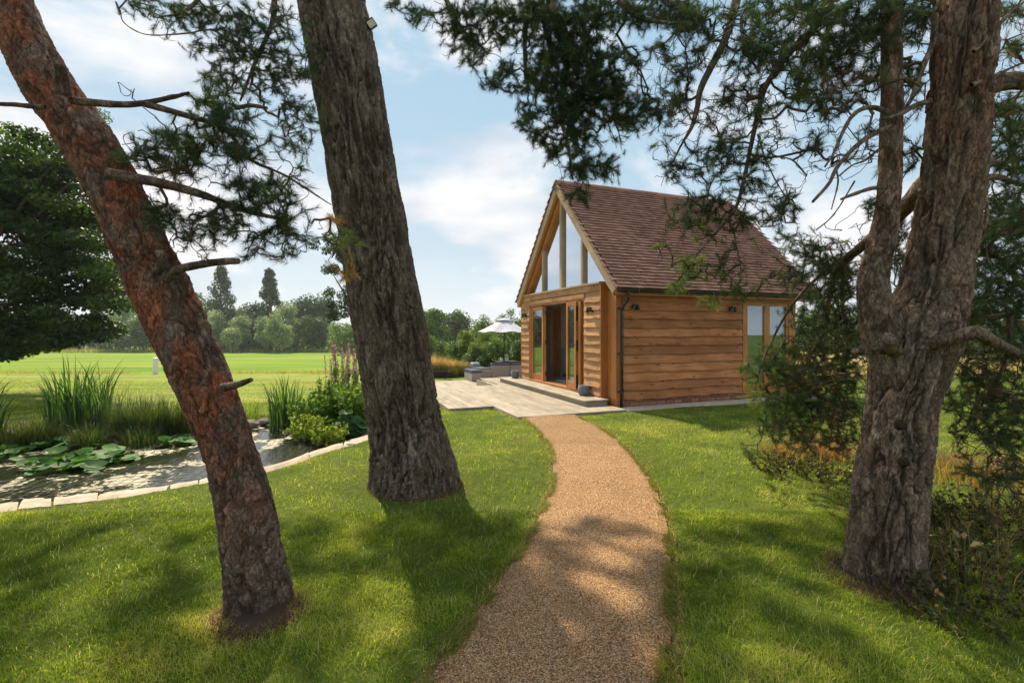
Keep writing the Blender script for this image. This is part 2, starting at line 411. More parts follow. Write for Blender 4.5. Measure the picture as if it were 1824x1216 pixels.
def bark(name, plates, crack, lich, bump=1.0, redtop=None, flk=.5):
    m = NM(name, .9, .12); a = m.attr('bark'); sp = m.N('ShaderNodeSeparateColor', {0: a})
    v = m.obj((1, 1, .4)); n = m.noise(v, 26, 6, .65); f = m.noise(m.obj((1, 1, .3)), 95, 5, .7)
    c = m.ramp(m.math('ADD', m.math('MULTIPLY', sp.outputs[0], .6), m.math('MULTIPLY', n, .4)), plates)
    if redtop:
        big = m.noise(m.obj((1, 1, .7)), 5, 4, .6)
        rf = m.math('MULTIPLY', sp.outputs[2], m.ramp(big, [(.40, 0.), (.58, 1.)]))
        c = m.mix(rf, c, m.ramp(n, redtop))
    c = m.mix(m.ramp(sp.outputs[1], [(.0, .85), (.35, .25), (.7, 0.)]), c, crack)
    l = m.noise(m.obj((1, 1, .5)), 7, 5, .7); c = m.mix(m.math('MULTIPLY', m.ramp(l, [(.5, 0.), (.68, 1.)]), .5), c, lich)
    c = m.mix(m.math('MULTIPLY', f, .3), c, crack)
    # thin overlapping flakes: every flake its own tone, ragged dark rim, small step of relief
    wv = m.obj((1, 1, flk)); nn_ = m.N('ShaderNodeTexNoise', {'Vector': wv, 'Scale': 22., 'Detail': 4.})
    wp = m.N('ShaderNodeVectorMath', {0: wv, 1: m.N('ShaderNodeVectorMath', {0: nn_.outputs['Color'], 'Scale': .11}, operation='SCALE').outputs[0]}, operation='ADD')
    v1 = m.N('ShaderNodeTexVoronoi', {'Vector': wp.outputs[0], 'Scale': 33.}); v2 = m.N('ShaderNodeTexVoronoi', {'Vector': wp.outputs[0], 'Scale': 33.}, feature='DISTANCE_TO_EDGE')
    fs = m.N('ShaderNodeSeparateColor', {0: v1.outputs['Color']})
    c = m.mix(1., c, m.ramp(fs.outputs[0], [(0, .72), (1., 1.28)]), 'MULTIPLY')
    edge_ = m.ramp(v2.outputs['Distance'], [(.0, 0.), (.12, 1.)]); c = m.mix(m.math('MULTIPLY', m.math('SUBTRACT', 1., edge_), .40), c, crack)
    hh = m.math('ADD', m.math('MULTIPLY', n, .8), m.math('ADD', m.math('MULTIPLY', f, .8), m.math('ADD', m.math('MULTIPLY', fs.outputs[0], .7), m.math('MULTIPLY', edge_, .5))))
    m.color(c); m.bump(hh, 1.0 * bump, .010); return m.m
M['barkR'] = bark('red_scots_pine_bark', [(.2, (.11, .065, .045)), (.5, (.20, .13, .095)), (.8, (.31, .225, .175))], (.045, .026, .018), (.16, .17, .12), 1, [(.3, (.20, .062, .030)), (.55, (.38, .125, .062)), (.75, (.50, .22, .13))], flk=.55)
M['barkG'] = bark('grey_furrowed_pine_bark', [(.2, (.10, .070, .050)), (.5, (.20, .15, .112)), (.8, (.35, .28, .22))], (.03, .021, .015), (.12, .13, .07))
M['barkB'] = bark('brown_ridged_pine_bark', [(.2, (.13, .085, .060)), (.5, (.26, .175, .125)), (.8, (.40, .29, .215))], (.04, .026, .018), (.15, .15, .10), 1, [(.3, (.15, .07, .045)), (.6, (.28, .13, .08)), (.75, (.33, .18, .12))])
def twigm():
    m = NM('twig_bark', .9, .1); n = m.noise(m.obj(), 20, 4); m.color(m.ramp(n, [(.3, (.065, .042, .028)), (.7, (.16, .11, .075))])); return m.m
M['twig'] = twigm()
M['deadwood'] = wood('dead_branch_wood', 0, (.10, .085, .06), (.19, .165, .115), (.28, .24, .17), .9, False, 1, .1, .1)

# ------------------------------------------------------------------ frame of the house: a runs along the side wall, b along the gable
HX, HYW = 2.214, 9.80
UX, UY = 0.934, 0.358
HROT = math.atan2(UY, UX)
def H2(a, b): return (HX + a * UX - b * UY, HYW + a * UY + b * UX)
def W2H(x, y):
    dx = x - HX; dy = y - HYW; return dx * UX + dy * UY, -dx * UY + dy * UX

# ------------------------------------------------------------------ outlines on the ground
def GL(lst, z=0.0): return [tuple(G(px, py, z)) for px, py in lst]
path_l = [(700, 1330), (765, 1216), (850, 1095), (905, 1020), (945, 955), (973, 895), (985, 850), (980, 803), (960, 772), (932, 748)]
path_r = [(1180, 1330), (1189, 1216), (1197, 1100), (1196, 1030), (1188, 940), (1165, 870), (1130, 818), (1085, 775), (1028, 743)]
PL = catmull([G(*p) for p in path_l], 60); PR = catmull([G(*p) for p in path_r], 60)
PL = np.vstack([PL, [H2(-2.42, -.30)]]); PR = np.vstack([PR, [H2(-1.25, -.30)]])
path_poly = np.vstack([PL, PR[::-1]])
edge_in = [(-260, 940), (0, 893), (100, 885), (200, 872), (300, 860), (370, 849), (470, 832), (560, 800), (645, 773), (680, 758)]
edge_out = [(-260, 962), (0, 912), (100, 899), (200, 889), (300, 873), (370, 861), (480, 841), (565, 812), (650, 785), (700, 765)]
EI = catmull([G(*p) for p in edge_in], 80); EO = catmull([G(*p) for p in edge_out], 80); EI = EI * .72 + EO * .28
far_bank = GL([(700, 735), (640, 742), (560, 744), (500, 740), (440, 738), (360, 745), (250, 757), (120, 765), (0, 772), (-260, 790)])
pond_poly = np.vstack([EI, np.array(far_bank)])
WATER = -.09
deck_main = [H2(-2.42, -.42), H2(-.1, -.42), H2(-.1, 4.6), H2(-3.35, 4.6), H2(-3.35, .95), H2(-2.42, .95)]
slab_poly = [H2(-1.25, -.42), H2(5.3, -.42), H2(5.3, 0.02), H2(-1.25, .02)]
house_poly = [H2(-.8, 0), H2(5.2, 0), H2(5.2, 5.0), H2(-.8, 5.0)]
patio_poly = [H2(-3.6, 4.6), H2(8, 4.6), H2(8, 11.5), H2(-4.6, 11.5)]
trunks = [(G(462, 1088)[0], G(462, 1088)[1], .17), (G(738, 880)[0], G(738, 880)[1] + .25, .36), (G(1585, 1040)[0], G(1585, 1040)[1] + .1, .23)]

def gz(x, y):
    x = np.asarray(x, float); y = np.asarray(y, float)
    off = .45 * np.clip(x, 0, 12)
    t = y - 9.8 - off; sp = np.log1p(np.exp(np.clip(t * 1.5, -30, 30))) / 1.5
    sp = np.where(t * 1.5 > 30, t, sp)
    z = -.046 * np.minimum(sp, 17.2) - .0275 * np.clip(sp - 17.2, 0, 95) - .004 * np.clip(sp - 112, 0, 1000)
    return z
def ground_h(x, y):
    x = np.asarray(x, float).ravel(); y = np.asarray(y, float).ravel()
    z = gz(x, y) + (fbm2(x, y, .8, 2, 5) - .5) * .05 * np.clip((y - 1) / 3, .3, 1)
    ins = inpoly(x, y, pond_poly); dd = distpoly(x, y, pond_poly)
    z = np.where(ins, z - np.clip(dd * 2.2, 0, .55), z)
    ins2 = inpoly(x, y, patio_poly); z = np.where(ins2, np.minimum(z, -.62), z)
    h = inpoly(x, y, house_poly) | inpoly(x, y, deck_main); z = np.where(h, z - .12, z)
    return z
def axis(fine0, fine1, st, lo, hi, g=1.12, brk=()):
    a = list(np.arange(fine0, fine1, st)); s = st; p = a[-1]
    while p < hi: s *= g; p += s; a.append(p)
    s = st; p = a[0]; l = []
    while p > lo: s *= g; p -= s; l.append(p)
    a = np.array(l[::-1] + a)
    for b in brk: a[np.argmin(abs(a - b))] = b
    return a
gx = axis(-7.5, 7.0, .11, -900, 900, 1.13, (9.0,)); gy = axis(.5, 12.5, .11, -60, 1500, 1.10, (27.0, 19.0))
GX, GY = np.meshgrid(gx, gy); VZ = ground_h(GX, GY); GV = np.stack([GX.ravel(), GY.ravel(), VZ], 1)
nx, ny = len(gx), len(gy)
ii, jj = np.meshgrid(np.arange(nx - 1), np.arange(ny - 1)); ii = ii.ravel(); jj = jj.ravel()
Q = np.stack([jj * nx + ii, jj * nx + ii + 1, (jj + 1) * nx + ii + 1, (jj + 1) * nx + ii], 1)
cxm = (gx[ii] + gx[ii + 1]) / 2; cym = (gy[jj] + gy[jj + 1]) / 2

def lawnmat():
    m = NM('lawn_turf', .95, .1); v = m.obj()
    n = m.noise(v, 1.1, 5, .6); f = m.noise(v, 40, 5, .7); g = m.noise(v, 9, 4, .6)
    c = m.ramp(m.math('ADD', m.math('MULTIPLY', n, .55), m.math('MULTIPLY', g, .45)), [(.3, (.06, .095, .014)), (.5, (.11, .155, .022)), (.68, (.19, .21, .045))])
    c = m.mix(m.math('MULTIPLY', f, .5), c, (.03, .045, .01))
    # dry straw-coloured mown band beyond the pond
    s = m.N('ShaderNodeSeparateXYZ', {0: v}); big = m.noise(m.obj((.35, .9, 1)), .55, 4, .6)
    band = m.N('ShaderNodeMapRange', {'Value': m.math('ADD', s.outputs[1], m.math('MULTIPLY', big, 6.)), 'From Min': 12.2, 'From Max': 15.0}).outputs[0]
    left = m.N('ShaderNodeMapRange', {'Value': s.outputs[0], 'From Min': -1., 'From Max': -4.5}).outputs[0]
    dry = m.ramp(m.noise(m.obj((.5, 1.2, 1)), .8, 5, .65), [(.36, (.15, .21, .03)), (.56, (.23, .27, .05)), (.72, (.44, .33, .13))])
    c = m.mix(m.math('MULTIPLY', band, left), c, dry)
    m.color(c); m.bump(m.math('ADD', f, g), .9, .03); return m.m
M['lawn'] = lawnmat()
def fieldmat():
    m = NM('meadow_grass', .95, .1); v = m.obj((.25, 1, 1)); n = m.noise(v, .22, 6, .6); f = m.noise(m.obj(), 5, 5, .7)
    c = m.ramp(n, [(.35, (.095, .20, .012)), (.5, (.165, .27, .018)), (.68, (.27, .30, .045))]); c = m.mix(1., c, m.ramp(m.noise(m.obj((.06, 1, 1)), .9, 4, .6), [(.35, .78), (.65, 1.15)]), 'MULTIPLY')
    c = m.mix(m.math('MULTIPLY', f, .35), c, (.09, .13, .012)); m.color(c); m.bump(f, .8, .06); return m.m
M['field'] = fieldmat()
def stubble():
    m = NM('dry_wheat_stubble', .95, .1); v = m.obj((.4, 1, 1)); n = m.noise(v, .6, 6, .6); f = m.noise(m.obj(), 9, 5, .7)
    c = m.ramp(n, [(.35, (.26, .20, .075)), (.55, (.46, .34, .16)), (.7, (.52, .40, .21))]); c = m.mix(m.math('MULTIPLY', f, .3), c, (.14, .13, .04)); m.color(c); m.bump(f, .8, .05); return m.m
M['stubble'] = stubble()
isfield = (cym > 27.0) & (cxm < 9); isstub = (cxm > 9.0) & (cym > 19.0); islawn = ~(isfield | isstub)
for nm, msk, mt in (('lawn', islawn, 'lawn'), ('field', isfield, 'field'), ('stubble_field', isstub, 'stubble')):
    q = Q[msk]; used, inv = np.unique(q.ravel(), return_inverse=True)
    o = objnp(nm, GV[used], inv, 4, M[mt], smooth=True); tag(o, kind='structure')

# ------------------------------------------------------------------ gravel path
def gravel():
    m = NM('golden_gravel', .85, .2); v = m.obj()
    vo = m.N('ShaderNodeTexVoronoi', {'Vector': v, 'Scale': 135., 'Randomness': 1.}); vd = vo.outputs['Distance']
    sp = m.N('ShaderNodeSeparateColor', {0: vo.outputs['Color']})
    c = m.ramp(sp.outputs[0], [(.0, (.08, .05, .035)), (.2, (.25, .135, .06)), (.5, (.41, .225, .095)), (.8, (.52, .31, .145)), (1., (.60, .42, .25))])
    c = m.mix(m.ramp(vd, [(.35, 0.), (.75, .8)]), c, (.08, .045, .02))
    n = m.noise(v, 1.6, 4, .6); c = m.mix(1.0, c, m.ramp(n, [(.3, .85), (.7, 1.12)]), 'MULTIPLY')
    h = m.math('SUBTRACT', 1., vd); m.color(c); m.bump(h, .9, .006); return m.m
M['gravel'] = gravel()
np_ = 11; V = []; 
for i in range(len(PL)):
    for k in range(np_):
        t = k / (np_ - 1); p = PL[i] * (1 - t) + PR[min(i, len(PR) - 1)] * t
        V.append((p[0], p[1], .012 + .018 * math.sin(math.pi * t)))
V = np.array(V); V[:, 2] += ground_h(V[:, 0], V[:, 1]) * .0 + .012
f = [(i * np_ + k, i * np_ + k + 1, (i + 1) * np_ + k + 1, (i + 1) * np_ + k) for i in range(len(PL) - 1) for k in range(np_ - 1)]
o = objnp('gravel_path', V, np.array(f), 4, M['gravel'], smooth=True); tag(o, kind='structure')
def path_top(x, y):
    dl = distpoly(x, y, PL, False); dr = distpoly(x, y, PR, False); t = dl / (dl + dr + 1e-6); return .024 + .018 * np.sin(np.pi * t)
# loose pebbles bedded in the path
def pebbles(n, ymax):
    y = rng.uniform(0, 1, n) ** 1.35 * (ymax - 1.6) + 1.6; x = rng.uniform(-1.2, 2.2, n)
    ok = inpoly(x, y, path_poly) | ((distpoly(x, y, path_poly) < .05) & (rng.random(n) < .25)); x = x[ok]; y = y[ok]; n = len(x)
    z = path_top(x, y) - .001
    s = rng.uniform(.0025, .0056, n) * (1 + (y - 1.6) * .06)
    base = np.array([(1, 0, 0), (.3, .95, 0), (-.8, .6, 0), (-.8, -.6, 0), (.3, -.95, 0), (.15, .1, .75)], float)
    fc = np.array([(0, 1, 5), (1, 2, 5), (2, 3, 5), (3, 4, 5), (4, 0, 5)])
    an = rng.uniform(0, 6.28, n); ca, sa = np.cos(an), np.sin(an); jit = rng.uniform(.75, 1.25, (n, 6, 3)); b = base[None] * jit
    X = (b[:, :, 0] * ca[:, None] - b[:, :, 1] * sa[:, None]) * s[:, None] + x[:, None]; Y = (b[:, :, 0] * sa[:, None] + b[:, :, 1] * ca[:, None]) * s[:, None] + y[:, None]
    Z = b[:, :, 2] * s[:, None] + z[:, None]
    v = np.stack([X, Y, Z], 2).reshape(-1, 3); L = (fc[None] + (np.arange(n) * 6)[:, None, None]).reshape(-1)
    pal = np.array([(.09, .06, .045), (.30, .16, .07), (.44, .245, .105), (.53, .33, .155), (.60, .45, .29), (.38, .19, .08)])
    c = pal[rng.choice(6, n, p=[.12, .2, .26, .2, .1, .12])] * rng.uniform(.8, 1.1, (n, 1)); c = np.repeat(c, 6, 0)
    return v, L, c
pm = NM('pebble', .8, .25); pm.color(pm.attr('col')); M['pebble'] = pm.m
v, L, c = pebbles(120000, 6.5)
o = objnp('loose_gravel', v, L, 3, M['pebble'], cols=c); tag(o, 'loose golden pebbles lying on the curving garden path', 'gravel', kind='stuff')

# ------------------------------------------------------------------ pond water, edge stones
def water():
    m = NM('pond_water', .06, .6, (.02, .022, .012)); v = m.obj()
    n = m.noise(v, 1.5, 6, .65, .8); f = m.noise(v, 14, 4, .7)
    scum = m.ramp(m.math('ADD', m.math('MULTIPLY', n, .7), m.math('MULTIPLY', f, .3)), [(.525, 0.), (.575, 1.)])
    s = m.N('ShaderNodeSeparateXYZ', {0: v}); band = m.ramp(m.N('ShaderNodeMapRange', {'Value': s.outputs[0], 'From Min': -2.4, 'From Max': -4.3}).outputs[0], [(.1, 0.), (.6, 1.)])
    scum = m.math('MULTIPLY', scum, band)
    c = m.mix(scum, (.018, .02, .011), m.ramp(f, [(.35, (.16, .14, .06)), (.6, (.36, .32, .19))])); m.color(c)
    m.rough(m.ramp(scum, [(0, .05), (1, .6)])); m.bump(m.math('ADD', m.noise(m.obj((1, 2.2, 1)), 7, 3, .5), m.math('MULTIPLY', scum, .5)), .22, .02); return m.m
M['water'] = water()
mb = MB(); pb = [tuple(p) for p in pond_poly]
# grow the sheet under the banks a little
cxp, cyp = np.mean([p[0] for p in pb]), np.mean([p[1] for p in pb])
mb.add([(p[0] + .06 * math.copysign(1, p[0] - cxp), p[1], WATER) for p in pb], [tuple(range(len(pb)))])
tag(mb.build('pond_water', M['water']), kind='structure')
edge = empty('pond_edging', (EI[30][0], EI[30][1], 0)); tag(edge, 'pale natural stone edging curving along the near side of the pond', 'stone edging')
er = Vector(edge.location)
i = 0; rs = random.Random(5)
while i < len(EI) - 2:
    st = rs.choice([4, 6, 7, 9, 11]); j = min(i + st, len(EI) - 1)
    mb = MB(); n = 6; top = []; zt = rs.uniform(-.005, .014)
    ring = []
    for k in range(n + 1):
        t = i + (j - i) * (.008 + .984 * k / n); a = int(t); b = min(a + 1, len(EI) - 1); w = t - a
        pi_ = EI[a] * (1 - w) + EI[b] * w; po = EO[a] * (1 - w) + EO[b] * w; ring.append((pi_, po))
    up = [(r[0][0] - er.x + rs.uniform(-.02, .02), r[0][1] - er.y + rs.uniform(.0, .05), 0) for r in ring]
    dn = [(r[1][0] - er.x + rs.uniform(-.015, .015), r[1][1] - er.y + rs.uniform(-.03, .01), 0) for r in ring]
    V = []; Fq = []
    for k in range(n + 1):
        V += [(up[k][0], up[k][1], -.16), (up[k][0], up[k][1], zt), ((up[k][0] + dn[k][0]) / 2, (up[k][1] + dn[k][1]) / 2, zt + .012), (dn[k][0], dn[k][1], zt - .008), (dn[k][0], dn[k][1], -.1)]
    for k in range(n):
        for q in range(4): Fq.append((k * 5 + q, k * 5 + q + 1, (k + 1) * 5 + q + 1, (k + 1) * 5 + q))
    Fq += [(0, 1, 2, 3, 4), tuple(n * 5 + q for q in (4, 3, 2, 1, 0))]
    mb.add(V, Fq); mb.build('stone', M['kerb'], edge); i = j

# ------------------------------------------------------------------ blades: grass, reeds
def blades(x, y, z, h, w, az, bend, curl, col, seg=2, tipcol=None, twist=None):
    """flat tapering leaves, seg quads closed by a point. az direction of lean, bend 0..1 how far it leans"""
    n = len(x); nv = 2 * seg + 1; ts = np.linspace(0, 1, seg + 1)
    dx, dy = np.cos(az), np.sin(az); wx = az + (np.pi / 2 if twist is None else twist); sx, sy = np.cos(wx), np.sin(wx)
    V = np.zeros((n, nv, 3), np.float32)
    for i, t in enumerate(ts):
        lean = h * bend * (t ** (1 + curl)); zz = h * t * np.sqrt(np.clip(1 - (bend * t ** curl * .8) ** 2, .05, 1))
        cx = x + dx * lean; cy = y + dy * lean; cz = z + zz
        ww = w * .5 * (1 - t) ** .6 * (1 if t > 0 else .75)
        if i < seg:
            V[:, 2 * i] = np.stack([cx - sx * ww, cy - sy * ww, cz], 1); V[:, 2 * i + 1] = np.stack([cx + sx * ww, cy + sy * ww, cz], 1)
        else: V[:, 2 * i] = np.stack([cx, cy, cz], 1)
    fl = []; cnt = []
    for i in range(seg - 1): fl += [2 * i, 2 * i + 1, 2 * i + 3, 2 * i + 2]; cnt.append(4)
    fl += [2 * seg - 2, 2 * seg - 1, 2 * seg]; cnt.append(3)
    fl = np.array(fl); L = (fl[None] + (np.arange(n) * nv)[:, None]).ravel(); C = np.tile(cnt, n)
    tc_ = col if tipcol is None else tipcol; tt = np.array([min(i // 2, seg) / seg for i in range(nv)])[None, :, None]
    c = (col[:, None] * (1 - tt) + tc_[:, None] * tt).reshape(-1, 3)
    return V.reshape(-1, 3), L, C, c
def occupied(x, y):
    o = inpoly(x, y, path_poly) | inpoly(x, y, deck_main) | inpoly(x, y, slab_poly) | inpoly(x, y, house_poly) | inpoly(x, y, patio_poly)
    o |= inpoly(x, y, pond_poly) | inpoly(x, y, np.vstack([EI, EO[::-1]]))
    for tx, ty, tr in trunks: o |= np.hypot(x - tx, y - ty) < tr * .92
    return o
GP = np.array([(.082, .125, .009), (.145, .195, .014), (.21, .265, .022), (.31, .335, .042), (.43, .39, .095), (.50, .40, .17)])
def lawn_points(n, y0, y1, xpad=.6):
    # uniform in the view's footprint
    u = rng.random(n * 2); y = np.sqrt(u * (y1 ** 2 - y0 ** 2) + y0 ** 2); x = rng.uniform(-1.1, 1.1, n * 2) * (y + xpad)
    ok = ~occupied(x, y); return x[ok][:n], y[ok][:n]
def lawn_layer(n, y0, y1, hh, ww, seg, name=None):
    x, y = lawn_points(n, y0, y1); n = len(x); z = ground_h(x, y) - .004
    cl = fbm2(x, y, 3.2, 3, 1); cl2 = fbm2(x, y, 11., 2, 2); dryn = fbm2(x, y, .9, 4, 7)
    h = hh * (.25 + 1.3 * cl + 1.0 * (cl2 - .5)) * rng.uniform(.55, 1.25, n)
    dpe = distpoly(x, y, path_poly)
    az = 6.28 * fbm2(x, y, 2.3, 2, 9) * 2 + rng.normal(0, 1.5, n)
    bend = np.clip(.5 + .5 * cl + rng.normal(0, .25, n), .05, .97)
    k = np.clip(1.45 + 3.0 * (cl - .5) * 2 + 4.2 * (dryn - .5) * 2 + rng.normal(0, .8, n), 0, 4.99)
    edge_dry = np.clip(1 - dpe / .12, 0, 1) * rng.random(n) * 3.2
    for tx, ty, tr in trunks: edge_dry = np.maximum(edge_dry, np.clip(1.25 - np.abs(np.hypot(x - tx, y - ty) - tr) / .16, 0, 1) * rng.random(n) * 3.5)
    k = np.clip(k + edge_dry, 0, 4.99); i = k.astype(int); f_ = (k - i)[:, None]
    c = GP[i] * (1 - f_) + GP[np.minimum(i + 1, 5)] * f_; stray = rng.random(n) < .02
    c[stray] = np.array((.42, .38, .17)); h = np.where(stray, h * 1.7, h); c = c * rng.uniform(.55, 1.35, (n, 1))
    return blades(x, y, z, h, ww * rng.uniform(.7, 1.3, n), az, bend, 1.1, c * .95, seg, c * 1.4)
def merge(parts):
    Vs = []; Ls = []; Cs = []; cs = []; o = 0
    for v, L, C, c in parts:
        Vs.append(v); Ls.append(L + o); Cs.append(C if not np.isscalar(C) else np.full(len(L) // C, C)); cs.append(c); o += len(v)
    return np.vstack(Vs), np.concatenate(Ls), np.concatenate(Cs), np.vstack(cs)
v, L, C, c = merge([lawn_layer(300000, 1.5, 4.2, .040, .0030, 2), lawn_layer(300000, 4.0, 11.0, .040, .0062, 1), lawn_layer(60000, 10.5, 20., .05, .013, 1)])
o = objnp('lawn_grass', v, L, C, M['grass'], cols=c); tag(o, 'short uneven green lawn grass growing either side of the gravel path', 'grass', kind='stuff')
# taller stray stems
x, y = lawn_points(5200, 1.7, 9); n = len(x)
cl = fbm2(x, y, 1.4, 2, 21); ok = cl > .48; x, y = x[ok], y[ok]; n = len(x)
c = np.array([(.30, .33, .09)]) * rng.uniform(.6, 1.3, (n, 1))
v, L, C, c = blades(x, y, ground_h(x, y), rng.uniform(.05, .11, n), np.full(n, .0028) * (1 + y * .12), rng.uniform(0, 6.28, n), rng.uniform(.5, .98, n), 1.2, c, 4)
o = objnp('long_grass_stems', v, L, C, M['grass'], cols=c); tag(o, 'long pale stray grass stems standing out of the lawn', 'grass', kind='stuff')
# rough dry lip between lawn and meadow, and along the far hedge
def strip(n, x0, x1, y0, y1, h0, h1, w, pal, name, label):
    x = rng.uniform(x0, x1, n); y = rng.uniform(y0, y1, n); den = fbm2(x, y, .35, 3, 13); ok = (den > .38) & ~inpoly(x, y, patio_poly); x, y = x[ok], y[ok]; n = len(x)
    pal = np.array(pal); c = pal[rng.integers(0, len(pal), n)] * rng.uniform(.7, 1.2, (n, 1))
    v, L, C, c = blades(x, y, gz(x, y) - .03, rng.uniform(h0, h1, n) * (.4 + den[ok] * 1.1), np.full(n, w), rng.uniform(0, 6.28, n), rng.uniform(.1, .6, n), 1.2, c, 1)
    tag(objnp(name, v, L, C, M['grass'], cols=c), label, 'grass', kind='stuff')
strip(9000, -34, -2, 26.2, 27.6, .12, .32, .03, [(.42, .34, .16), (.30, .28, .09), (.2, .24, .06)], 'dry_grass_lip', 'line of rough dry grass where the lawn ends and the meadow begins')
strip(16000, -110, 20, 93, 99, .5, 1.1, .12, [(.22, .24, .08), (.34, .30, .13), (.12, .18, .05)], 'meadow_margin', 'strip of long seeding grass at the far edge of the meadow')
strip(14000, 9, 60, 19, 30, .2, .5, .03, [(.48, .37, .18), (.40, .29, .12), (.2, .2, .06)], 'dry_stubble_grass', 'tall dry straw grass at the near edge of the stubble field')

# ------------------------------------------------------------------ the timber garden house
house = empty('garden_house', (HX, HYW, 0), HROT)
tag(house, 'timber clad garden house with glazed gable and steep clay tiled roof', 'garden house')
hrs = random.Random(3)
def part(name, mb, m, parent=None, smooth=False): return mb.build(name, M[m] if isinstance(m, str) else m, parent or house, smooth)
WL, WB, RB = 5.0, 4.88, 2.44              # wall length (a), width (b), ridge line (b)
EZ, AZ, OV = 2.44, 5.30, .25              # eave height, apex height, eave overhang
VA, VE = -.26, 5.35                       # verge at the front and at the back
GA = -.15                                 # plane of the gable boards
FZ = .20                                  # floor level
slope = math.atan2(AZ - EZ, RB + OV)
# plinth
mb = MB(); mb.box(.03, WL - .02, .03, WB - .02, -.75, .17); part('plinth', mb, 'lead')
bmesh_brick = None
def add_brick(M4):
    global bmesh_brick
    if bmesh_brick is None:
        b = MB(); b.box(-.1075, .1075, -.05, .05, -.0325, .0325, .004); o = part('brick', b, 'brick'); bmesh_brick = o.data
    else: o = link('brick', bmesh_brick, house)
    o.matrix_local = M4
for r in range(3):
    z = -.005 + r * .075
    x = .02 + (.0 if r % 2 else .11)
    while x < WL - .02:
        add_brick(Matrix.Translation((x + .1075, -.0 + .045 + hrs.uniform(-.004, .003), z + hrs.uniform(-.002, .002)))); x += .2265
    for k in range(2): add_brick(Matrix.Translation((-.1 + .045 + .08 + hrs.uniform(-.003, .003), .14 + k * .2265 + (.08 if r % 2 else 0), z)) @ Matrix.Rotation(math.pi / 2, 4, 'Z'))
# wall cores
SW0, SW1 = 3.29, 4.80                     # glazed doors in the side wall
mb = MB(); mb.box(.06, SW0 - .02, .015, .10, .16, 2.45); part('wall', mb, 'wbx')
part('wall', MB().box(SW0 - .02, WL - .05, .02, .10, 2.33, 2.45), 'wbx'); part('sill_plate', MB().box(SW0, WL, .02, .12, .12, .185), 'wbx')
mb = MB(); mb.box(.06, WL - .05, WB - .12, WB - .03, .16, 2.45); part('wall', mb, 'wbx')
mb = MB(); mb.box(WL - .12, WL - .03, .1, WB - .12, .16, 2.45)
mb.add([(WL - .12, .0, 2.45), (WL - .12, WB, 2.45), (WL - .12, RB, AZ - .15), (WL - .03, .0, 2.45), (WL - .03, WB, 2.45), (WL - .03, RB, AZ - .15)], [(0, 1, 2), (3, 5, 4), (0, 3, 4, 1), (1, 4, 5, 2), (2, 5, 3, 0)]); part('wall', mb, 'cream')
def lap_board(axis, s0, s1, z0, h, plane, seed):
    """waney-edged board: wedge section, lower edge wandering"""
    n = max(6, int((s1 - s0) / .07)); r = random.Random(seed); V = []; Fq = []
    ph = [r.uniform(0, 6.28) for _ in range(4)]; am = r.uniform(.6, 1.4)
    for i in range(n + 1):
        t = i / n; s = s0 + (s1 - s0) * t
        j = am * (.007 * math.sin(s * 2.1 + ph[0]) + .005 * math.sin(s * 5.3 + ph[1]) + .004 * math.sin(s * 11 + ph[2])) + r.uniform(-.002, .002)
        zb = z0 + j - .012; zt = z0 + h + .03
        dp = .058 + .004 * math.sin(s * 3 + ph[3])
        for d, z in ((.004, zt), (.016, zt), (dp, zb + .004), (dp - .003, zb), (.006, zb + .012)):
            V.append((s, plane - d, z) if axis == 'a' else (plane - d, s, z))
    for i in range(n):
        for k in range(5):
            q = (i * 5 + k, i * 5 + (k + 1) % 5, (i + 1) * 5 + (k + 1) % 5, (i + 1) * 5 + k); Fq.append(q if axis == 'a' else q[::-1])
    Fq += [(0, 1, 2, 3, 4), tuple(n * 5 + q for q in (4, 3, 2, 1, 0))]
    return MB().add(V, Fq)
pitch = .185
for k in range(12): part('weatherboard', lap_board('a', .07, SW0 - .01, .185 + k * pitch, pitch, .012, 40 + k), 'wbx')
# gable panels
DB0, DB1 = 1.20, 4.22                     # door opening along b, at the gable plane
mb = MB(); mb.box(GA + .003, 0, .43, DB0 - .06, FZ - .02, 2.60); part('wall_panel', mb, 'gaby')
mb = MB(); mb.box(GA + .003, 0, DB1 + .06, 4.88, FZ - .02, 2.60); part('wall_panel', mb, 'gaby')
mb = MB(); mb.box(GA + .003, 0, DB0 - .06, DB1 + .06, 2.40, 2.60); part('wall_panel', mb, 'gaby')
for k in range(13):
    z = FZ + .0 + k * pitch
    if z + pitch > 2.62: h = 2.58 - z - .03
    else: h = pitch
    if z < 2.36:
        part('weatherboard', lap_board('b', .45, DB0 - .07, z, h, GA, 70 + k), 'gaby')
        part('weatherboard', lap_board('b', DB1 + .07, 4.86, z, h, GA, 90 + k), 'gaby')
part('fascia_board', MB().box(GA - .035, GA, .45, 4.87, 2.455, 2.60), 'gaby')
part('beam_cap', MB().box(GA - .075, .06, .43, 4.93, 2.60, 2.645), 'paley')
part('door_head_trim', MB().box(GA - .05, GA + .002, DB0 - .06, DB1 + .06, 2.33, 2.43), 'gaby')
part('panel_end_post', MB().box(GA - .012, .02, .405, .43, FZ - .03, 2.60), 'oakz')
part('panel_end_post', MB().box(GA - .05, GA, .405, .45, FZ - .02, 2.60), 'oakz')
part('panel_end_post', MB().box(GA - .045, .0, 4.87, 4.92, FZ - .02, 2.60), 'oakz')
part('corner_post', MB().box(-.07, .055, .03, .215, .0, 2.45, .006), 'oakz')
part('corner_post', MB().box(-.045, .055, .222, .40, .0, 2.45, .006), 'oakz')
part('corner_post', MB().box(SW1, WL + .0, -.01, .2, .12, 2.42, .006), 'oakz')
part('corner_post', MB().box(-.1, .06, WB - .1, WB + .02, .0, 2.45, .006), 'oakz')
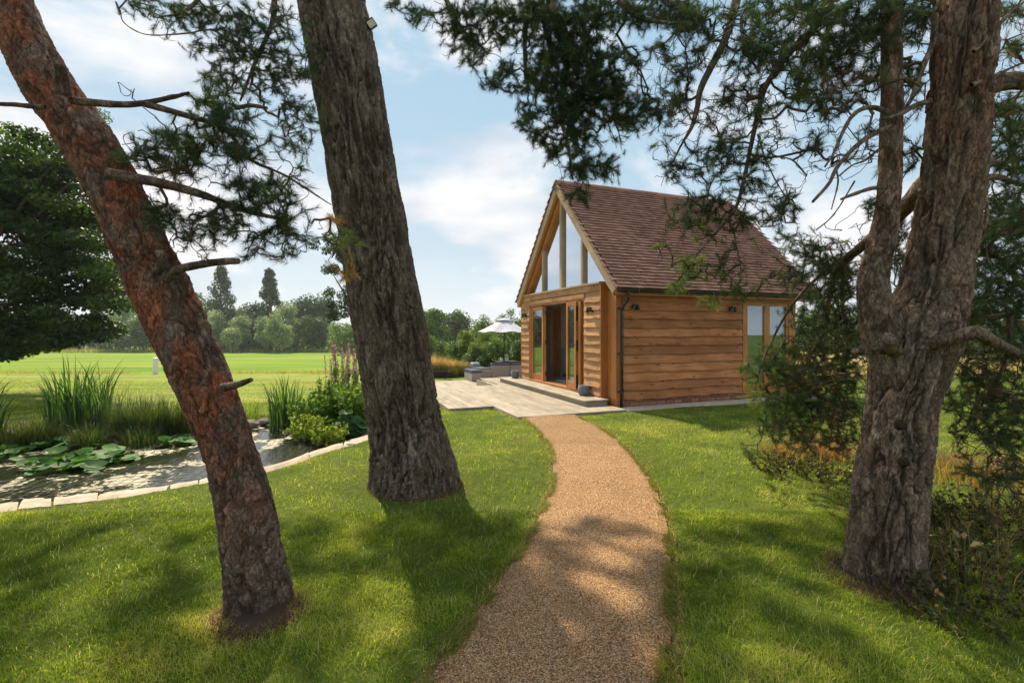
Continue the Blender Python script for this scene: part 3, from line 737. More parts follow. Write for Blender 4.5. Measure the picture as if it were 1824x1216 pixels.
part('corner_post', MB().box(WL - .12, WL, WB - .15, WB, .0, 2.45, .006), 'oakz')

# doors and windows
def leaf(name, L0, fr=.09, bot=.18, h=2.08, th=.055, w=.9, m='oakz', parent=None):
    """door leaf built in its own axes: x along the width, y thickness, z up. Glass is a sub-part"""
    o = bpy.data.objects.new(name, None); COL.objects.link(o); o.parent = parent or house; o.empty_display_size = .1
    MB().box(0, fr, 0, th, 0, h).build('stile', M['oakz'], o); MB().box(w - fr, w, 0, th, 0, h).build('stile', M['oakz'], o)
    MB().box(fr, w - fr, .002, th - .002, 0, bot).build('rail', M['oakx'], o); MB().box(fr, w - fr, .002, th - .002, h - fr, h).build('rail', M['oakx'], o)
    MB().box(fr - .008, w - fr + .008, th / 2 - .008, th / 2 + .008, bot - .008, h - fr + .008, .001).build('pane', M['glass'], o)
    return o
def hardware(o, items):
    for (nm, args) in items: MB().box(*args, .002).build(nm, M['blackmetal'], o)
Rz = lambda d: Matrix.Rotation(R(d), 4, 'Z')
T = lambda x, y, z: Matrix.Translation((x, y, z))
# door frame
part('door_frame', MB().box(GA - .02, GA + .10, DB0 - .06, DB0, FZ, 2.33), 'oakz'); part('door_frame', MB().box(GA - .02, GA + .10, DB1, DB1 + .06, FZ, 2.33), 'oakz')
part('door_frame', MB().box(GA - .02, GA + .10, DB0, DB1, 2.28, 2.33), 'oaky')
part('door_sill', MB().box(GA - .06, GA + .12, DB0 - .05, DB1 + .05, FZ - .02, FZ + .03), 'oaky')
dz = FZ + .035; dh = 2.26 - dz
# leaves: x axis of leaf -> along +b  (rotate 90)
l1 = leaf('door', None, w=.80, h=dh); l1.matrix_local = T(GA + .055, 3.44, dz) @ Rz(90)
l2 = leaf('door', None, w=.80, h=dh); l2.matrix_local = T(GA + .07, 3.40, dz) @ Rz(50)
hardware(l2, [('hinge', (-.012, .05, -.02, .03, z, z + .11)) for z in (.15, 1.0, 1.8)])
l3 = leaf('door', None, w=.54, h=dh + .02); l3.matrix_local = T(GA - .03, 1.44, dz - .01) @ Rz(87)
l4 = leaf('door', None, w=.80, h=dh); l4.matrix_local = T(GA + .08, 1.40, dz) @ Rz(48)
hardware(l3, [('espagnolette', (-.008, .004, .0, .05, .05, .35)), ('espagnolette', (-.008, .004, .0, .05, 1.6, 1.95)), ('lock_plate', (-.008, .004, .0, .05, .9, 1.15))])
mh = MB(); mh.tube([(.03, .05, 1.05), (.03, .11, 1.05)], .009, 8); mh.tube([(.03, .105, 1.05), (.13, .115, 1.05)], .008, 8); mh.build('handle', M['blackmetal'], l3)
mh = MB(); mh.tube([(.72, -.01, 1.05), (.72, -.07, 1.05)], .009, 8); mh.tube([(.72, -.065, 1.05), (.62, -.07, 1.05)], .008, 8); mh.build('handle', M['blackmetal'], l4)
# fixed sidelight frame between DB0 and the folded pair
part('door_frame', MB().box(GA - .045, GA + .06, 1.30, 1.40, dz, dz + dh), 'oakz')
# side glazed doors
part('window_frame', MB().box(SW0, SW0 + .07, -.035, .08, .18, 2.33), 'oakz'); part('window_frame', MB().box(SW1 - .05, SW1, -.035, .08, .18, 2.33), 'oakz')
part('window_frame', MB().box(SW0 + .07, SW1 - .05, -.033, .078, 2.26, 2.33), 'oakx')
part('window_frame', MB().box(SW0 - .01, SW1, -.06, .09, .16, .20), 'oakx')
wv = (SW1 - .05 - SW0 - .07) / 2
for k in range(2):
    w_ = leaf('window', None, w=wv - .004, h=2.05, fr=.085, bot=.15); w_.location = (SW0 + .07 + k * wv + .002, -.02, .205)
mh = MB(); mh.tube([(.03, -.0, 1.0), (.03, -.05, 1.0), (.11, -.055, 1.0)], .008, 8); mh.build('handle', M['blackmetal'], w_)

# glazed gable: posts, panes
def zr(b, off=0.0):                       # underside of the roof at b
    return EZ + (RB + OV - abs(b - RB)) * math.tan(slope) - off
ZB = 2.645
gp = [.30, RB - 1.08, RB, RB + 1.08, 4.58]
for i, b in enumerate(gp[1:4]):
    w2 = .045 if i != 1 else .055
    part('gable_post', MB().box(GA + .02, GA + .17, b - w2, b + w2, ZB, zr(b, .30)), 'palez' if i == 1 else 'palez')
bounds = [(.22, gp[1] - .045), (gp[1] + .045, gp[2] - .055), (gp[2] + .055, gp[3] - .045), (gp[3] + .045, 4.66)]
for b0, b1 in bounds:
    z0, z1 = zr(b0, .24), zr(b1, .24); pts = [(b0, ZB), (b1, ZB), (b1, max(z1, ZB + .001)), (b0, max(z0, ZB + .001))]
    V = [(GA + .09, p[0], p[1]) for p in pts] + [(GA + .104, p[0], p[1]) for p in pts]
    MB().add(V, [(0, 1, 2, 3), (7, 6, 5, 4), (0, 4, 5, 1), (1, 5, 6, 2), (2, 6, 7, 3), (3, 7, 4, 0)]).build('gable_pane', M['gableglass'], house)
# rakes: sloping members. local axis x = up the slope
def rake(side, a0, a1, off, dep, m, name, s0=0.0, s1=None):
    """board under the roof plane on one side; off below tile bed, dep deep"""
    Ls = (RB + OV) / math.cos(slope) if s1 is None else s1
    sg = 1 if side == 0 else -1
    b0 = -OV if side == 0 else 2 * RB + OV
    Mx = Matrix.Translation((0, b0, EZ)) @ (Matrix.Scale(-1, 4, (0, 1, 0)) if side else Matrix.Identity(4)) @ Matrix.Rotation(slope, 4, 'X')
    # after rotation: y runs up the slope, z is the roof normal
    o = MB().box(a0, a1, s0, Ls, -off - dep, -off, .004, Mx); return part(name, o, m)
for sd_ in (0, 1):
    rake(sd_, VA, VA + .04, .0, .17, 'paley', 'bargeboard')
    rake(sd_, VA + .04, GA + .02, .13, .02, 'oaky', 'soffit')
    rake(sd_, VA + .04, VA + .09, .15, .06, 'oaky', 'soffit_trim')
    rake(sd_, GA + .0, GA + .16, .15, .14, 'paley' if sd_ == 0 else 'oaky', 'rafter', .32)
    rake(sd_, VA + .06, VE - .05, .045, .02, 'oakx', 'roof_deck')
    rake(sd_, VE - .04, VE, .0, .17, 'paley', 'bargeboard')
for k in range(9):
    rake(0, .5 + k * .55, .56 + k * .55, .066, .10, 'oaky', 'rafter'); rake(1, .5 + k * .55, .56 + k * .55, .066, .10, 'oaky', 'rafter')
part('ridge_beam', MB().box(GA - .05, WL, RB - .04, RB + .04, AZ - .36, AZ - .18), 'oakx')
# eaves fascia
part('eaves_board', MB().box(VA + .02, VE, -OV + .02, -OV + .05, EZ - .13, EZ + .0), 'oakx')
part('eaves_board', MB().box(VA + .02, VE, WB + OV - .05, WB + OV - .02, EZ - .13, EZ), 'oakx')
part('eaves_soffit', MB().box(VA + .3, VE, -OV + .05, .01, EZ - .10, EZ - .08), 'oakx')
for k in range(7): part('rafter_foot', MB().box(3.0 + k * .36, 3.06 + k * .36, -OV + .05, -.0, EZ - .135, EZ - .102), 'oaky')

# roof tiles
TW, TL, TE, TT = .165, .27, .105, .012
Ls = (RB + OV) / math.cos(slope); rows = int((Ls + .04) / TE)
ncol = int((VE - VA + .02) / TW)
tb = MB(); tb.box(-TW / 2 + .002, TW / 2 - .002, -TL / 2, TL / 2, -TT / 2, TT / 2, .002)
tv = np.array(tb.v); tf = tb.f
tile_first = None
def tile_matrix(side, c, r, rr):
    sg = (.5 if r % 2 else 0.)
    x = VA + .005 + TW * (c + .5 + sg * 1.0) - (TW * .25)
    y = -.045 + r * TE + TL / 2 + rr.uniform(-.003, .003)
    Mx = Matrix.Translation((0, -OV if side == 0 else 2 * RB + OV, EZ)) @ (Matrix.Scale(-1, 4, (0, 1, 0)) if side else Matrix.Identity(4)) @ Matrix.Rotation(slope, 4, 'X')
    return Mx @ Matrix.Translation((x, y, .034 + rr.uniform(-.0015, .0025))) @ Matrix.Rotation(-.26 + rr.uniform(-.014, .014), 4, 'X') @ Matrix.Rotation(rr.uniform(-.008, .008), 4, 'Z') @ Matrix.Rotation(rr.uniform(-.012, .012), 4, 'Y')
rr = random.Random(9); cand = []; rest = []
hw = Matrix.Translation((HX, HYW, 0)) @ Matrix.Rotation(HROT, 4, 'Z')
for side in (0, 1):
    for r in range(rows):
        for c in range(ncol + 1):
            if r * TE + .1 > Ls: continue
            mtx = tile_matrix(side, c, r, rr)
            if side == 0:
                wp = hw @ mtx.translation; cand.append(((wp - Vector((0, 0, EYE))).length, len(cand), mtx))
            else: rest.append(mtx)
cand.sort()
near = [m_ for _, _, m_ in cand[:300]]; rest += [m_ for _, _, m_ in cand[300:]]
for mtx in near:
    if tile_first is None: t0 = tb.build('roof_tile', M['tile'], house); tile_first = t0.data
    else: t0 = link('roof_tile', tile_first, house)
    t0.matrix_local = mtx
nv = len(tv); VV = np.zeros((len(rest) * nv, 3)); CC = np.zeros((len(rest) * nv, 3)); fl = np.array([i for q in tf for i in q]); cnt = np.array([len(q) for q in tf])
for i, mtx in enumerate(rest):
    mm = np.array(mtx); VV[i * nv:(i + 1) * nv] = tv @ mm[:3, :3].T + mm[:3, 3]; CC[i * nv:(i + 1) * nv] = rr.random()
LL = (fl[None] + (np.arange(len(rest)) * nv)[:, None]).ravel()
o = objnp('roof_tiles', VV, LL, np.tile(cnt, len(rest)), M['tilej'], house, cols=CC); tag(o, kind='stuff')
# ridge tiles with mortar joints
x = VA - .01
while x < VE - .05:
    x1 = min(x + .43, VE + .01); prof = []
    V = []; n = 10
    for xx in (x, x1 - .012):
        for k in range(n + 1):
            w = math.pi * k / n; V.append((xx, RB - .135 * math.cos(w), AZ - .035 + .115 * math.sin(w)))
        for k in range(n + 1):
            w = math.pi * (n - k) / n; V.append((xx, RB - .12 * math.cos(w), AZ - .045 + .10 * math.sin(w)))
    q = 2 * (n + 1); Fq = [(k, (k + 1) % q, q + (k + 1) % q, q + k) for k in range(q)] + [tuple(range(q))[::-1], tuple(range(q, 2 * q))]
    MB().add(V, Fq).build('ridge_tile', M['tile'], house)
    V = []
    for xx in (x1 - .013, x1 + .001):
        for k in range(n + 1):
            w = math.pi * k / n; V.append((xx, RB - .128 * math.cos(w), AZ - .04 + .107 * math.sin(w)))
    Fq = [(k, k + 1, n + 2 + k, n + 1 + k) for k in range(n)]; MB().add(V, Fq).build('mortar_joint', M['lead'], house)
    x = x1
part('verge_mortar', MB().box(VA + .004, VA + .03, 0, Ls - .05, .0, .034, .004, Matrix.Translation((0, -OV, EZ)) @ Matrix.Rotation(slope, 4, 'X')), 'lead')
# gutter and downpipe
V = []; Fq = []; n = 10; gb, gzz = -OV - .055, EZ - .02
for xx in (VA + .04, VE - .02):
    for k in range(n + 1):
        w = math.pi * k / n; V.append((xx, gb - .058 * math.cos(w), gzz - .058 * math.sin(w)))
    for k in range(n + 1):
        w = math.pi * (n - k) / n; V.append((xx, gb - .052 * math.cos(w), gzz - .052 * math.sin(w)))
q = 2 * (n + 1); Fq = [(k, (k + 1) % q, q + (k + 1) % q, q + k) for k in range(q)] + [tuple(range(q))[::-1], tuple(range(q, 2 * q))]
g_ = MB().add(V, Fq).build('gutter', M['black'], house)
for k in range(6): MB().box(.2 + k * .95, .225 + k * .95, gb - .063, -OV + .02, gzz - .064, gzz + .006, .002).build('gutter_bracket', M['black'], g_)
MB().tube([(.0, gb, gzz - .04), (.0, gb, gzz - .16)], .04, 14).build('gutter_outlet', M['black'], g_)
dp = MB(); dp.tube([tuple(q) for q in catmull([(.0, gb, gzz - .10), (.0, gb, gzz - .19), (.0, -.19, gzz - .29), (.0, -.085, gzz - .37), (.0, -.075, gzz - .46)], 14)] + [(.0, -.075, 1.0), (.0, -.075, .03)], .034, 16)
dpo = part('downpipe', dp, 'black', None, True)
for z in (2.03, 1.1, .32): MB().lathe([(.036, 0), (.042, .002), (.042, .05), (.036, .052)], 16, (0, -.075, z)).box(-.06, .06, -.04, -.01, z + .01, z + .04, .002).build('pipe_clip', M['black'], dpo)
dpo.location = (-.01, 0, 0)

# interior
part('floor', MB().box(0, WL - .12, .1, WB - .12, FZ - .05, FZ + .01), 'floorin')
part('inner_door', MB().box(.22, .92, WB - .21, WB - .165, FZ, 2.25), 'oakz')
part('inner_door_frame', MB().box(.92, 1.0, WB - .23, WB - .165, FZ, 2.32), 'oakz')
part('inner_door_frame', MB().box(.08, .22, WB - .23, WB - .165, FZ, 2.32), 'oakz')
part('inner_wall', MB().box(.08, WL - .13, WB - .16, WB - .125, FZ, 2.42), 'cream')
ca = empty('kitchen_cabinet', (*H2(1.05, 3.35), FZ + .01), HROT); tag(ca, 'pale blue kitchen cabinet just inside the open gable doors', 'cabinet')
MB().box(0, .6, 0, 1.3, .1, .88).build('carcass', M['cabinet'], ca)
for k in range(2): d_ = MB().box(-.02, -.0, .03 + k * .64, .63 + k * .64, .12, .86).build('cabinet_door', M['cabinet'], ca); MB().box(-.035, -.02, .1 + k * .64, .2 + k * .64, .75, .765).build('handle', M['blackmetal'], d_)
MB().box(-.03, .62, -.02, 1.32, .88, .92).build('worktop', M['whiteceramic'], ca)
MB().box(.02, .6, .02, 1.28, 0, .1).build('toe_kick', M['blackmetal'], ca)
rg = MB(); rg.box(-.4, .6, -.9, .9, 0, .025, .01); o = rg.build('rug', M['rug']); o.location = (*H2(.75, 2.75), FZ + .01); o.rotation_euler = (0, 0, HROT); tag(o, 'pale grey rug on the floor inside the gable doors', 'rug')

# step in front of the gable doors
st = empty('entrance_step', (*H2(-.71, .18), 0), HROT); tag(st, 'long low timber step below the gable doors', 'step')
MB().box(.03, .55, .03, 5.25, .0, .14, .003).build('riser', M['decky'], st)
for k in range(4): MB().box(-.02 + k * .146, .12 + k * .146, -.02, 5.32, .142, .172, .006).build('board', M['decky'], st)

# wall lights
def wall_light(loc, rz, label):
    r = empty('wall_light', loc, rz); tag(r, label, 'wall light', 'black twin spot wall lights on the garden house')
    MB().box(-.05, .05, -.02, 0, -.055, .055, .004).build('backplate', M['black'], r)
    for s, tilt in ((-1, 25), (1, -20)):
        Mx = Matrix.Translation((s * .05, -.075, .0)) @ Matrix.Rotation(R(tilt), 4, 'Y')
        c = MB().lathe([(.0, -.055), (.034, -.055), (.036, -.05), (.036, .05), (.034, .055), (0, .055)], 14, (0, 0, 0), Mx).build('spot_head', M['black'], r, False)
        MB().lathe([(.0, -.0565), (.027, -.0562)], 12, (0, 0, 0), Mx).build('lens', M['lens'], c)
    MB().tube([(-.05, -.06, 0), (.05, -.06, 0)], .01, 8).box(-.012, .012, -.07, -.015, -.012, .012).build('arm', M['black'], r)
wall_light((*H2(GA - .035, 4.55), 2.05), HROT - math.pi / 2, 'black twin spot light on the boards left of the gable doors')
wall_light((*H2(GA - .035, .80), 2.05), HROT - math.pi / 2, 'black twin spot light on the boards between gable doors and corner post')
wall_light((*H2(.32, -.03), 2.08), HROT, 'black twin spot light on the side wall beside the downpipe')
wall_light((*H2(2.93, -.03), 2.08), HROT, 'black twin spot light on the side wall near the side windows')

# ------------------------------------------------------------------ deck, slabs, patio
deck = empty('timber_deck', (*H2(-2.42, -.42), 0), HROT); tag(deck, 'weathered pale timber deck in front of the garden house gable', 'deck')
dk = random.Random(4)
def dboard(a0, a1, b0, b1, z=.045): # local to the deck origin
    MB().box(a0 + 2.42, a1 + 2.42, b0 + .42, b1 + .42, z - .028, z, .005).build('board', M['decky'], deck)
a = -3.35
while a < -.12:
    lo = .95 if a < -2.44 else -.42; w = .138
    if a < -2.42 < a + w: w = -2.42 - a - .003
    cut = dk.uniform(1.2, 3.6)
    zz = .045 + dk.uniform(-.0015, .0015)
    dboard(a, a + w, lo, cut - .002, zz)
    dboard(a, a + w, cut + .002, 4.6 if a < -1.08 else 6.6, zz); a += w + .006
    if abs(a + 2.42) < .01: a = -2.42 + .003
for q_ in [(.0, 2.3, .01, .03, -.06, .015), (.0, .02, .03, 1.36, -.06, .015), (-.93, 0, 1.38, 1.40, -.13, .015), (-.93, -.91, 1.40, 5.0, -.35, .015), (-.93, 1.33, 5.0, 5.02, -.7, .015), (1.33, 1.35, 5.02, 7.0, -.7, .015)]: MB().box(*q_).build('fascia', M['deckx'], deck)
slab = empty('paving_strip', (*H2(0, -.42), 0), HROT); tag(slab, 'strip of pale stone slabs along the foot of the side wall', 'paving')
x = -.08; k = 0
while x < 5.3:
    w = dk.choice([.6, .75, .9]); MB().box(x, x + w - .008, .0, .40, -.03, .028 + dk.uniform(-.003, .003), .005).build('slab', M['flag'], slab); x += w
patio = empty('lower_patio', (*H2(-3.6, 4.65), -.62), HROT); tag(patio, 'lower timber terrace behind the deck carrying the rattan sofa', 'patio')
a = -1.1
pz = .17
while a < 9:
    MB().box(a, a + .142, .0, 6.3, pz - .03, pz + dk.uniform(-.001, .001), .004).build('board', M['decky'], patio); a += .149
PZ = -.62 + pz

# plant pots
def pot(a, b, z, label, s=1.0):
    r = empty('plant_pot', (*H2(a, b), z), 0); tag(r, label, 'plant pot', 'grey cylindrical pots on the entrance step')
    MB().lathe([(0, 0), (.085 * s, 0), (.105 * s, .02), (.122 * s, .06), (.125 * s, .22 * s), (.115 * s, .225 * s), (.112 * s, .18), (0, .18)], 32).build('bowl', M['pot'], r, True)
    MB().lathe([(0, .186), (.11 * s, .182)], 24).build('soil', M['soil'], r)
pot(-.33, .90, .172, 'grey cylindrical pot at the near right end of the step', 1.0)
pot(-.33, 5.05, .172, 'grey cylindrical pot at the far left end of the step', 1.0)

# ------------------------------------------------------------------ patio furniture
def cushion(mb, x0, x1, y0, y1, z0, z1, b=.03):
    return mb.box(x0, x1, y0, y1, z0, z1, b)
ot = empty('ottoman', (P(840.6, 0, 19.3)[0], 19.3, PZ), HROT); tag(ot, 'low rattan bench stool with charcoal cushion standing left of the sofa', 'ottoman')
MB().box(0, .42, 0, 1.15, .02, .34, .01).build('base', M['wicker'], ot); cushion(MB(), -.01, .43, -.01, 1.16, .345, .45).build('seat_cushion', M['cushion'], ot)
sf = empty('rattan_sofa', (P(875, 0, 20.2)[0], 20.2, PZ), HROT); tag(sf, 'low L shaped rattan sofa with dark cushions seen from behind', 'sofa')
MB().box(.02, .84, 0, .08, .03, .56, .012).build('back_panel', M['wicker'], sf); MB().box(.86, 1.9, 0, .08, .03, .56, .012).build('back_panel', M['wicker'], sf)
MB().box(.0, 1.9, .085, .85, .03, .33, .012).build('base', M['wicker'], sf); MB().box(-.42, -.01, .0, 1.9, .03, .33, .012).build('chaise_base', M['wicker'], sf)
MB().box(-.42, -.0, .0, .08, .33, .40, .01).build('arm', M['wicker'], sf)
cushion(MB(), .03, .93, .09, .30, .46, .68, .05).build('back_cushion', M['cushion'], sf); cushion(MB(), .95, 1.88, .09, .30, .46, .68, .05).build('back_cushion', M['cushion'], sf)
cushion(MB(), .0, 1.88, .3, .85, .335, .45, .03).build('seat_cushion', M['cushion'], sf); cushion(MB(), -.41, -.02, .1, 1.88, .335, .46, .03).build('seat_cushion', M['cushion'], sf)
cushion(MB(), -.40, -.05, 1.4, 1.85, .465, .62, .05).build('scatter_cushion', M['cushpale'], sf)
tb_ = empty('garden_table', (P(902, 0, 22.3)[0], 22.3, PZ), HROT); tag(tb_, 'low dark garden table behind the rattan sofa', 'table')
MB().box(-.5, .5, -.4, .4, .60, .64, .008).build('tabletop', M['fire'], tb_)
for sx in (-1, 1):
    for sy in (-1, 1): MB().box(sx * .45 - .02, sx * .45 + .02, sy * .35 - .02, sy * .35 + .02, 0, .6).build('leg', M['fire'], tb_)
zt = PZ + .64
cu = empty('candle_cup', (P(893, 0, 22.2)[0], 22.2, zt)); tag(cu, 'small white cup on the table left of the glass lantern', 'cup')
MB().lathe([(0, 0), (.04, 0), (.05, .02), (.052, .14), (.046, .14), (.044, .02), (0, .02)], 20).build('body', M['whiteceramic'], cu, True); MB().tube([(.05, 0, .11), (.085, 0, .09), (.085, 0, .05), (.05, 0, .03)], .007, 8).build('handle', M['whiteceramic'], cu)
la = empty('glass_lantern', (P(901.5, 0, 22.2)[0], 22.2, zt)); tag(la, 'clear glass lantern on the table under the parasol', 'lantern')
MB().lathe([(.0, .0), (.09, 0), (.12, .08), (.11, .22), (.07, .27), (.075, .30)], 20).build('jar', M['glass'], la, True); MB().lathe([(0, .02), (.04, .02), (.04, .16), (0, .165)], 14).build('candle', M['whiteceramic'], la); MB().lathe([(.078, .29), (.082, .295), (.078, .305)], 20).build('rim', M['whiteceramic'], la)

# parasol
pr = empty('parasol', (P(898, 0, 22.0)[0], 22.0, PZ), .3); tag(pr, 'pale grey parasol standing open over the patio sofa', 'parasol')
zr_ = 1.58 - PZ                            # rim height
MB().tube([(0, 0, .05), (0, 0, zr_ + .60)], .024, 12).build('pole', M['fire'], pr)
MB().lathe([(0, 0), (.24, 0), (.25, .03), (.05, .07), (.04, .25), (0, .25)], 24).build('base', M['fire'], pr)
n = 8; Rr = 1.22; V = []; Fq = []; sub = 6; rings = 7
for r_ in range(rings + 1):
    t = r_ / rings
    for k in range(n):
        for q in range(sub):
            w = 2 * math.pi * (k + q / sub) / n; sag = (1 - math.cos(2 * math.pi * q / sub)) / 2
            rad = (.2 + (Rr - .2) * t) * (1 - .075 * sag); V.append((rad * math.cos(w), rad * math.sin(w), zr_ + .50 * (1 - t) ** 1.12 - .02 * sag * t - .035 * sag * t * t))
m_ = n * sub
for r_ in range(rings):
    for k in range(m_): Fq.append((r_ * m_ + k, r_ * m_ + (k + 1) % m_, (r_ + 1) * m_ + (k + 1) % m_, (r_ + 1) * m_ + k))
cp = MB().add(V, Fq).build('canopy', M['canvas'], pr, False)
md = cp.modifiers.new('thickness', 'SOLIDIFY'); md.thickness = .006
V = []; Fq = []
for r_ in range(4):
    t = r_ / 3
    for k in range(m_):
        w = 2 * math.pi * k / m_; rad = .02 + .33 * t; V.append((rad * math.cos(w), rad * math.sin(w), zr_ + .62 - .11 * t ** 1.3))
for r_ in range(3):
    for k in range(m_): Fq.append((r_ * m_ + k, r_ * m_ + (k + 1) % m_, (r_ + 1) * m_ + (k + 1) % m_, (r_ + 1) * m_ + k))
MB().add(V, Fq).build('vent', M['canvas'], cp)
for k in range(n):
    w = 2 * math.pi * k / n; MB().tube([(.04 * math.cos(w), .04 * math.sin(w), zr_ + .5), (Rr * math.cos(w), Rr * math.sin(w), zr_ - .015)], .008, 6).build('rib', M['fire'], pr)

# fire pit on the grass
fy = 21.0; fx, _, fz = P(781, 674, fy); fz = float(gz(fx, fy))
fp = empty('fire_pit', (fx, fy, fz + .02), .1); tag(fp, 'low rusted steel fire trough on short legs at the lawn edge', 'fire pit')
V = []; prof = [(.48, .30), (.36, .14)]
V = [(-.48, -.2, .31), (.48, -.2, .31), (.48, .2, .31), (-.48, .2, .31), (-.30, -.12, .15), (.30, -.12, .15), (.30, .12, .15), (-.30, .12, .15),
     (-.455, -.18, .31), (.455, -.18, .31), (.455, .18, .31), (-.455, .18, .31), (-.28, -.1, .17), (.28, -.1, .17), (.28, .1, .17), (-.28, .1, .17)]
Fq = [(0, 1, 5, 4), (1, 2, 6, 5), (2, 3, 7, 6), (3, 0, 4, 7), (4, 5, 6, 7), (8, 12, 13, 9), (9, 13, 14, 10), (10, 14, 15, 11), (11, 15, 12, 8), (12, 15, 14, 13), (0, 8, 9, 1), (1, 9, 10, 2), (2, 10, 11, 3), (3, 11, 8, 0)]
MB().add(V, Fq).build('trough', M['fire'], fp)
for sx in (-1, 1):
    for sy in (-1, 1): MB().tube([(sx * .22, sy * .1, .17), (sx * .30, sy * .13, -.02)], .014, 6).build('leg', M['fire'], fp)
# white marker post at the meadow's edge
px_, _, _ = P(277, 0, 26.0); wp_ = empty('marker_post', (px_, 26.0, float(gz(px_, 26.0)))); tag(wp_, 'short white painted post at the edge of the meadow', 'post')
MB().box(-.09, .09, -.09, .09, -.1, .86, .012).build('shaft', M['whitepost'], wp_); MB().add([(-.11, -.11, .86), (.11, -.11, .86), (.11, .11, .86), (-.11, .11, .86), (0, 0, .93)], [(0, 1, 2, 3), (0, 1, 4), (1, 2, 4), (2, 3, 4), (3, 0, 4)]).build('cap', M['whitepost'], wp_)

# ------------------------------------------------------------------ pine building
def trunk_mesh(ctr, rad, M_around, step, kind, flare=0., red=(9, 9), seed=0, base_z=None, lobes=5):
    """displaced bark surface round a spline; returns verts, quads, colours"""
    ctr = np.asarray(ctr, float); L = np.sum(np.linalg.norm(np.diff(ctr, axis=0), axis=1)); n = int(L / step)
    C = catmull(ctr, n); Rr_ = np.clip(catmull(np.stack([rad, rad, rad], 1), n)[:, 0], .004, None)
    Tn = unit(np.gradient(C, axis=0)); ref = np.tile(np.array([0, 1., 0]), (n, 1)); A = unit(np.cross(Tn, ref)); Bn = np.cross(Tn, A)
    s = np.concatenate([[0], np.cumsum(np.linalg.norm(np.diff(C, axis=0), axis=1))])
    th = np.linspace(0, 2 * np.pi, M_around, endpoint=False)
    TH, S = np.meshgrid(th, s); Rg = np.repeat(Rr_[:, None], M_around, 1); Sf = S.ravel(); Tf = TH.ravel(); Rf = Rg.ravel()
    p = np.stack([np.cos(Tf) * Rf, np.sin(Tf) * Rf, Sf], 1) + seed * 3.1
    wob = fbm(p * 2.2, 2, seed) - .5
    an_ = np.array([1, 1, .22]) if kind == 'furrow' else np.array([1, 1, .5]); pa_ = p * an_
    w3 = np.stack([fbm(pa_ * 9, 2, seed + 1), fbm(pa_ * 9 + 5, 2, seed + 2), fbm(pa_ * 9 + 9, 2, seed + 3)], 1) - .5
    w4 = np.stack([fbm(pa_ * 28, 2, seed + 11), fbm(pa_ * 28 + 5, 2, seed + 12), fbm(pa_ * 28 + 9, 2, seed + 13)], 1) - .5
    if kind == 'furrow':   # long braided ridges
        A1, A2, A3 = np.array([8.5, 8.5, 1.7]), np.array([19, 19, 5.]), np.array([34, 34, 14.]); am = .030, .013, .006
    else:                  # flaky plates
        A1, A2, A3 = np.array([8., 8., 3.6]), np.array([17, 17, 9.]), np.array([36, 36, 22.]); am = .009, .009, .006
    r1 = np.abs(2 * fbm(p * A1 + w3 * 1.6 + w4 * .45, 4, seed + 20) - 1) * 2.6
    r2 = np.abs(2 * fbm(p * A2 + w3 * 2.2 + w4 * .9, 3, seed + 23) - 1) * 2.6
    f1, f2, idn = voro(p * A2 * .8 + w3 * 2.5 + w4 * 1.6, seed); g1, g2, id2 = voro(p * A3 + w4 * 2.4, seed + 7)
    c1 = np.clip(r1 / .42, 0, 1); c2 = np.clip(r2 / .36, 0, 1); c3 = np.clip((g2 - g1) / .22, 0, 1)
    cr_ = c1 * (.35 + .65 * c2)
    h = am[0] * c1 ** .7 * (.75 + .25 * idn) + am[1] * c2 ** .7 * (.3 + .7 * c1) + am[2] * c3 * id2 + .004 * np.floor(idn * 3) / 2
    fine = fbm(p * 60, 2, seed + 4) - .5
    sc = np.clip(Rf / .16, .15, 1)
    fl = flare * np.exp(-Sf / .28) * (1 + .35 * np.sin(lobes * Tf + seed) + .25 * np.sin((lobes + 3) * Tf + 2 * seed))
    Rt = Rf * (1 + .07 * wob) + (h - am[0] - am[1] * .6) * sc + fine * .007 * sc + fl
    V = np.repeat(C, M_around, 0) + np.repeat(A, M_around, 0) * (np.cos(Tf) * Rt)[:, None] + np.repeat(Bn, M_around, 0) * (np.sin(Tf) * Rt)[:, None]
    i, k = np.meshgrid(np.arange(n - 1), np.arange(M_around), indexing='ij'); i = i.ravel(); k = k.ravel(); k2 = (k + 1) % M_around
    F4 = np.stack([i * M_around + k, i * M_around + k2, (i + 1) * M_around + k2, (i + 1) * M_around + k], 1)
    redf = np.clip((V[:, 2] - red[0]) / (red[1] - red[0] + 1e-6), 0, 1)
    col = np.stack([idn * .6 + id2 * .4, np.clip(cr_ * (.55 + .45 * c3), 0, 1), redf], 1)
    # end cap
    return V, F4, col
def add_trunk(name, parent, m, ctr, rad, around=150, step=.012, kind='furrow', cap=False, **k):
    V, F4, col = trunk_mesh(ctr, rad, around, step, kind, **k)
    L = F4.ravel(); cnt = np.full(len(F4), 4)
    if cap:
        n = len(V); last = V[-around:]; V = np.vstack([V, last.mean(0)[None]]); col = np.vstack([col, [[.9, 1, 0]]])
        kk = np.arange(around); t = np.stack([n - around + kk, n - around + (kk + 1) % around, np.full(around, n)], 1); L = np.concatenate([L, t.ravel()]); cnt = np.concatenate([cnt, np.full(around, 3)])
    me = rawmesh(name, V - np.array(parent.location), L, cnt, M[m], smooth=True, cols=col, colname='bark'); return link(name, me, parent)

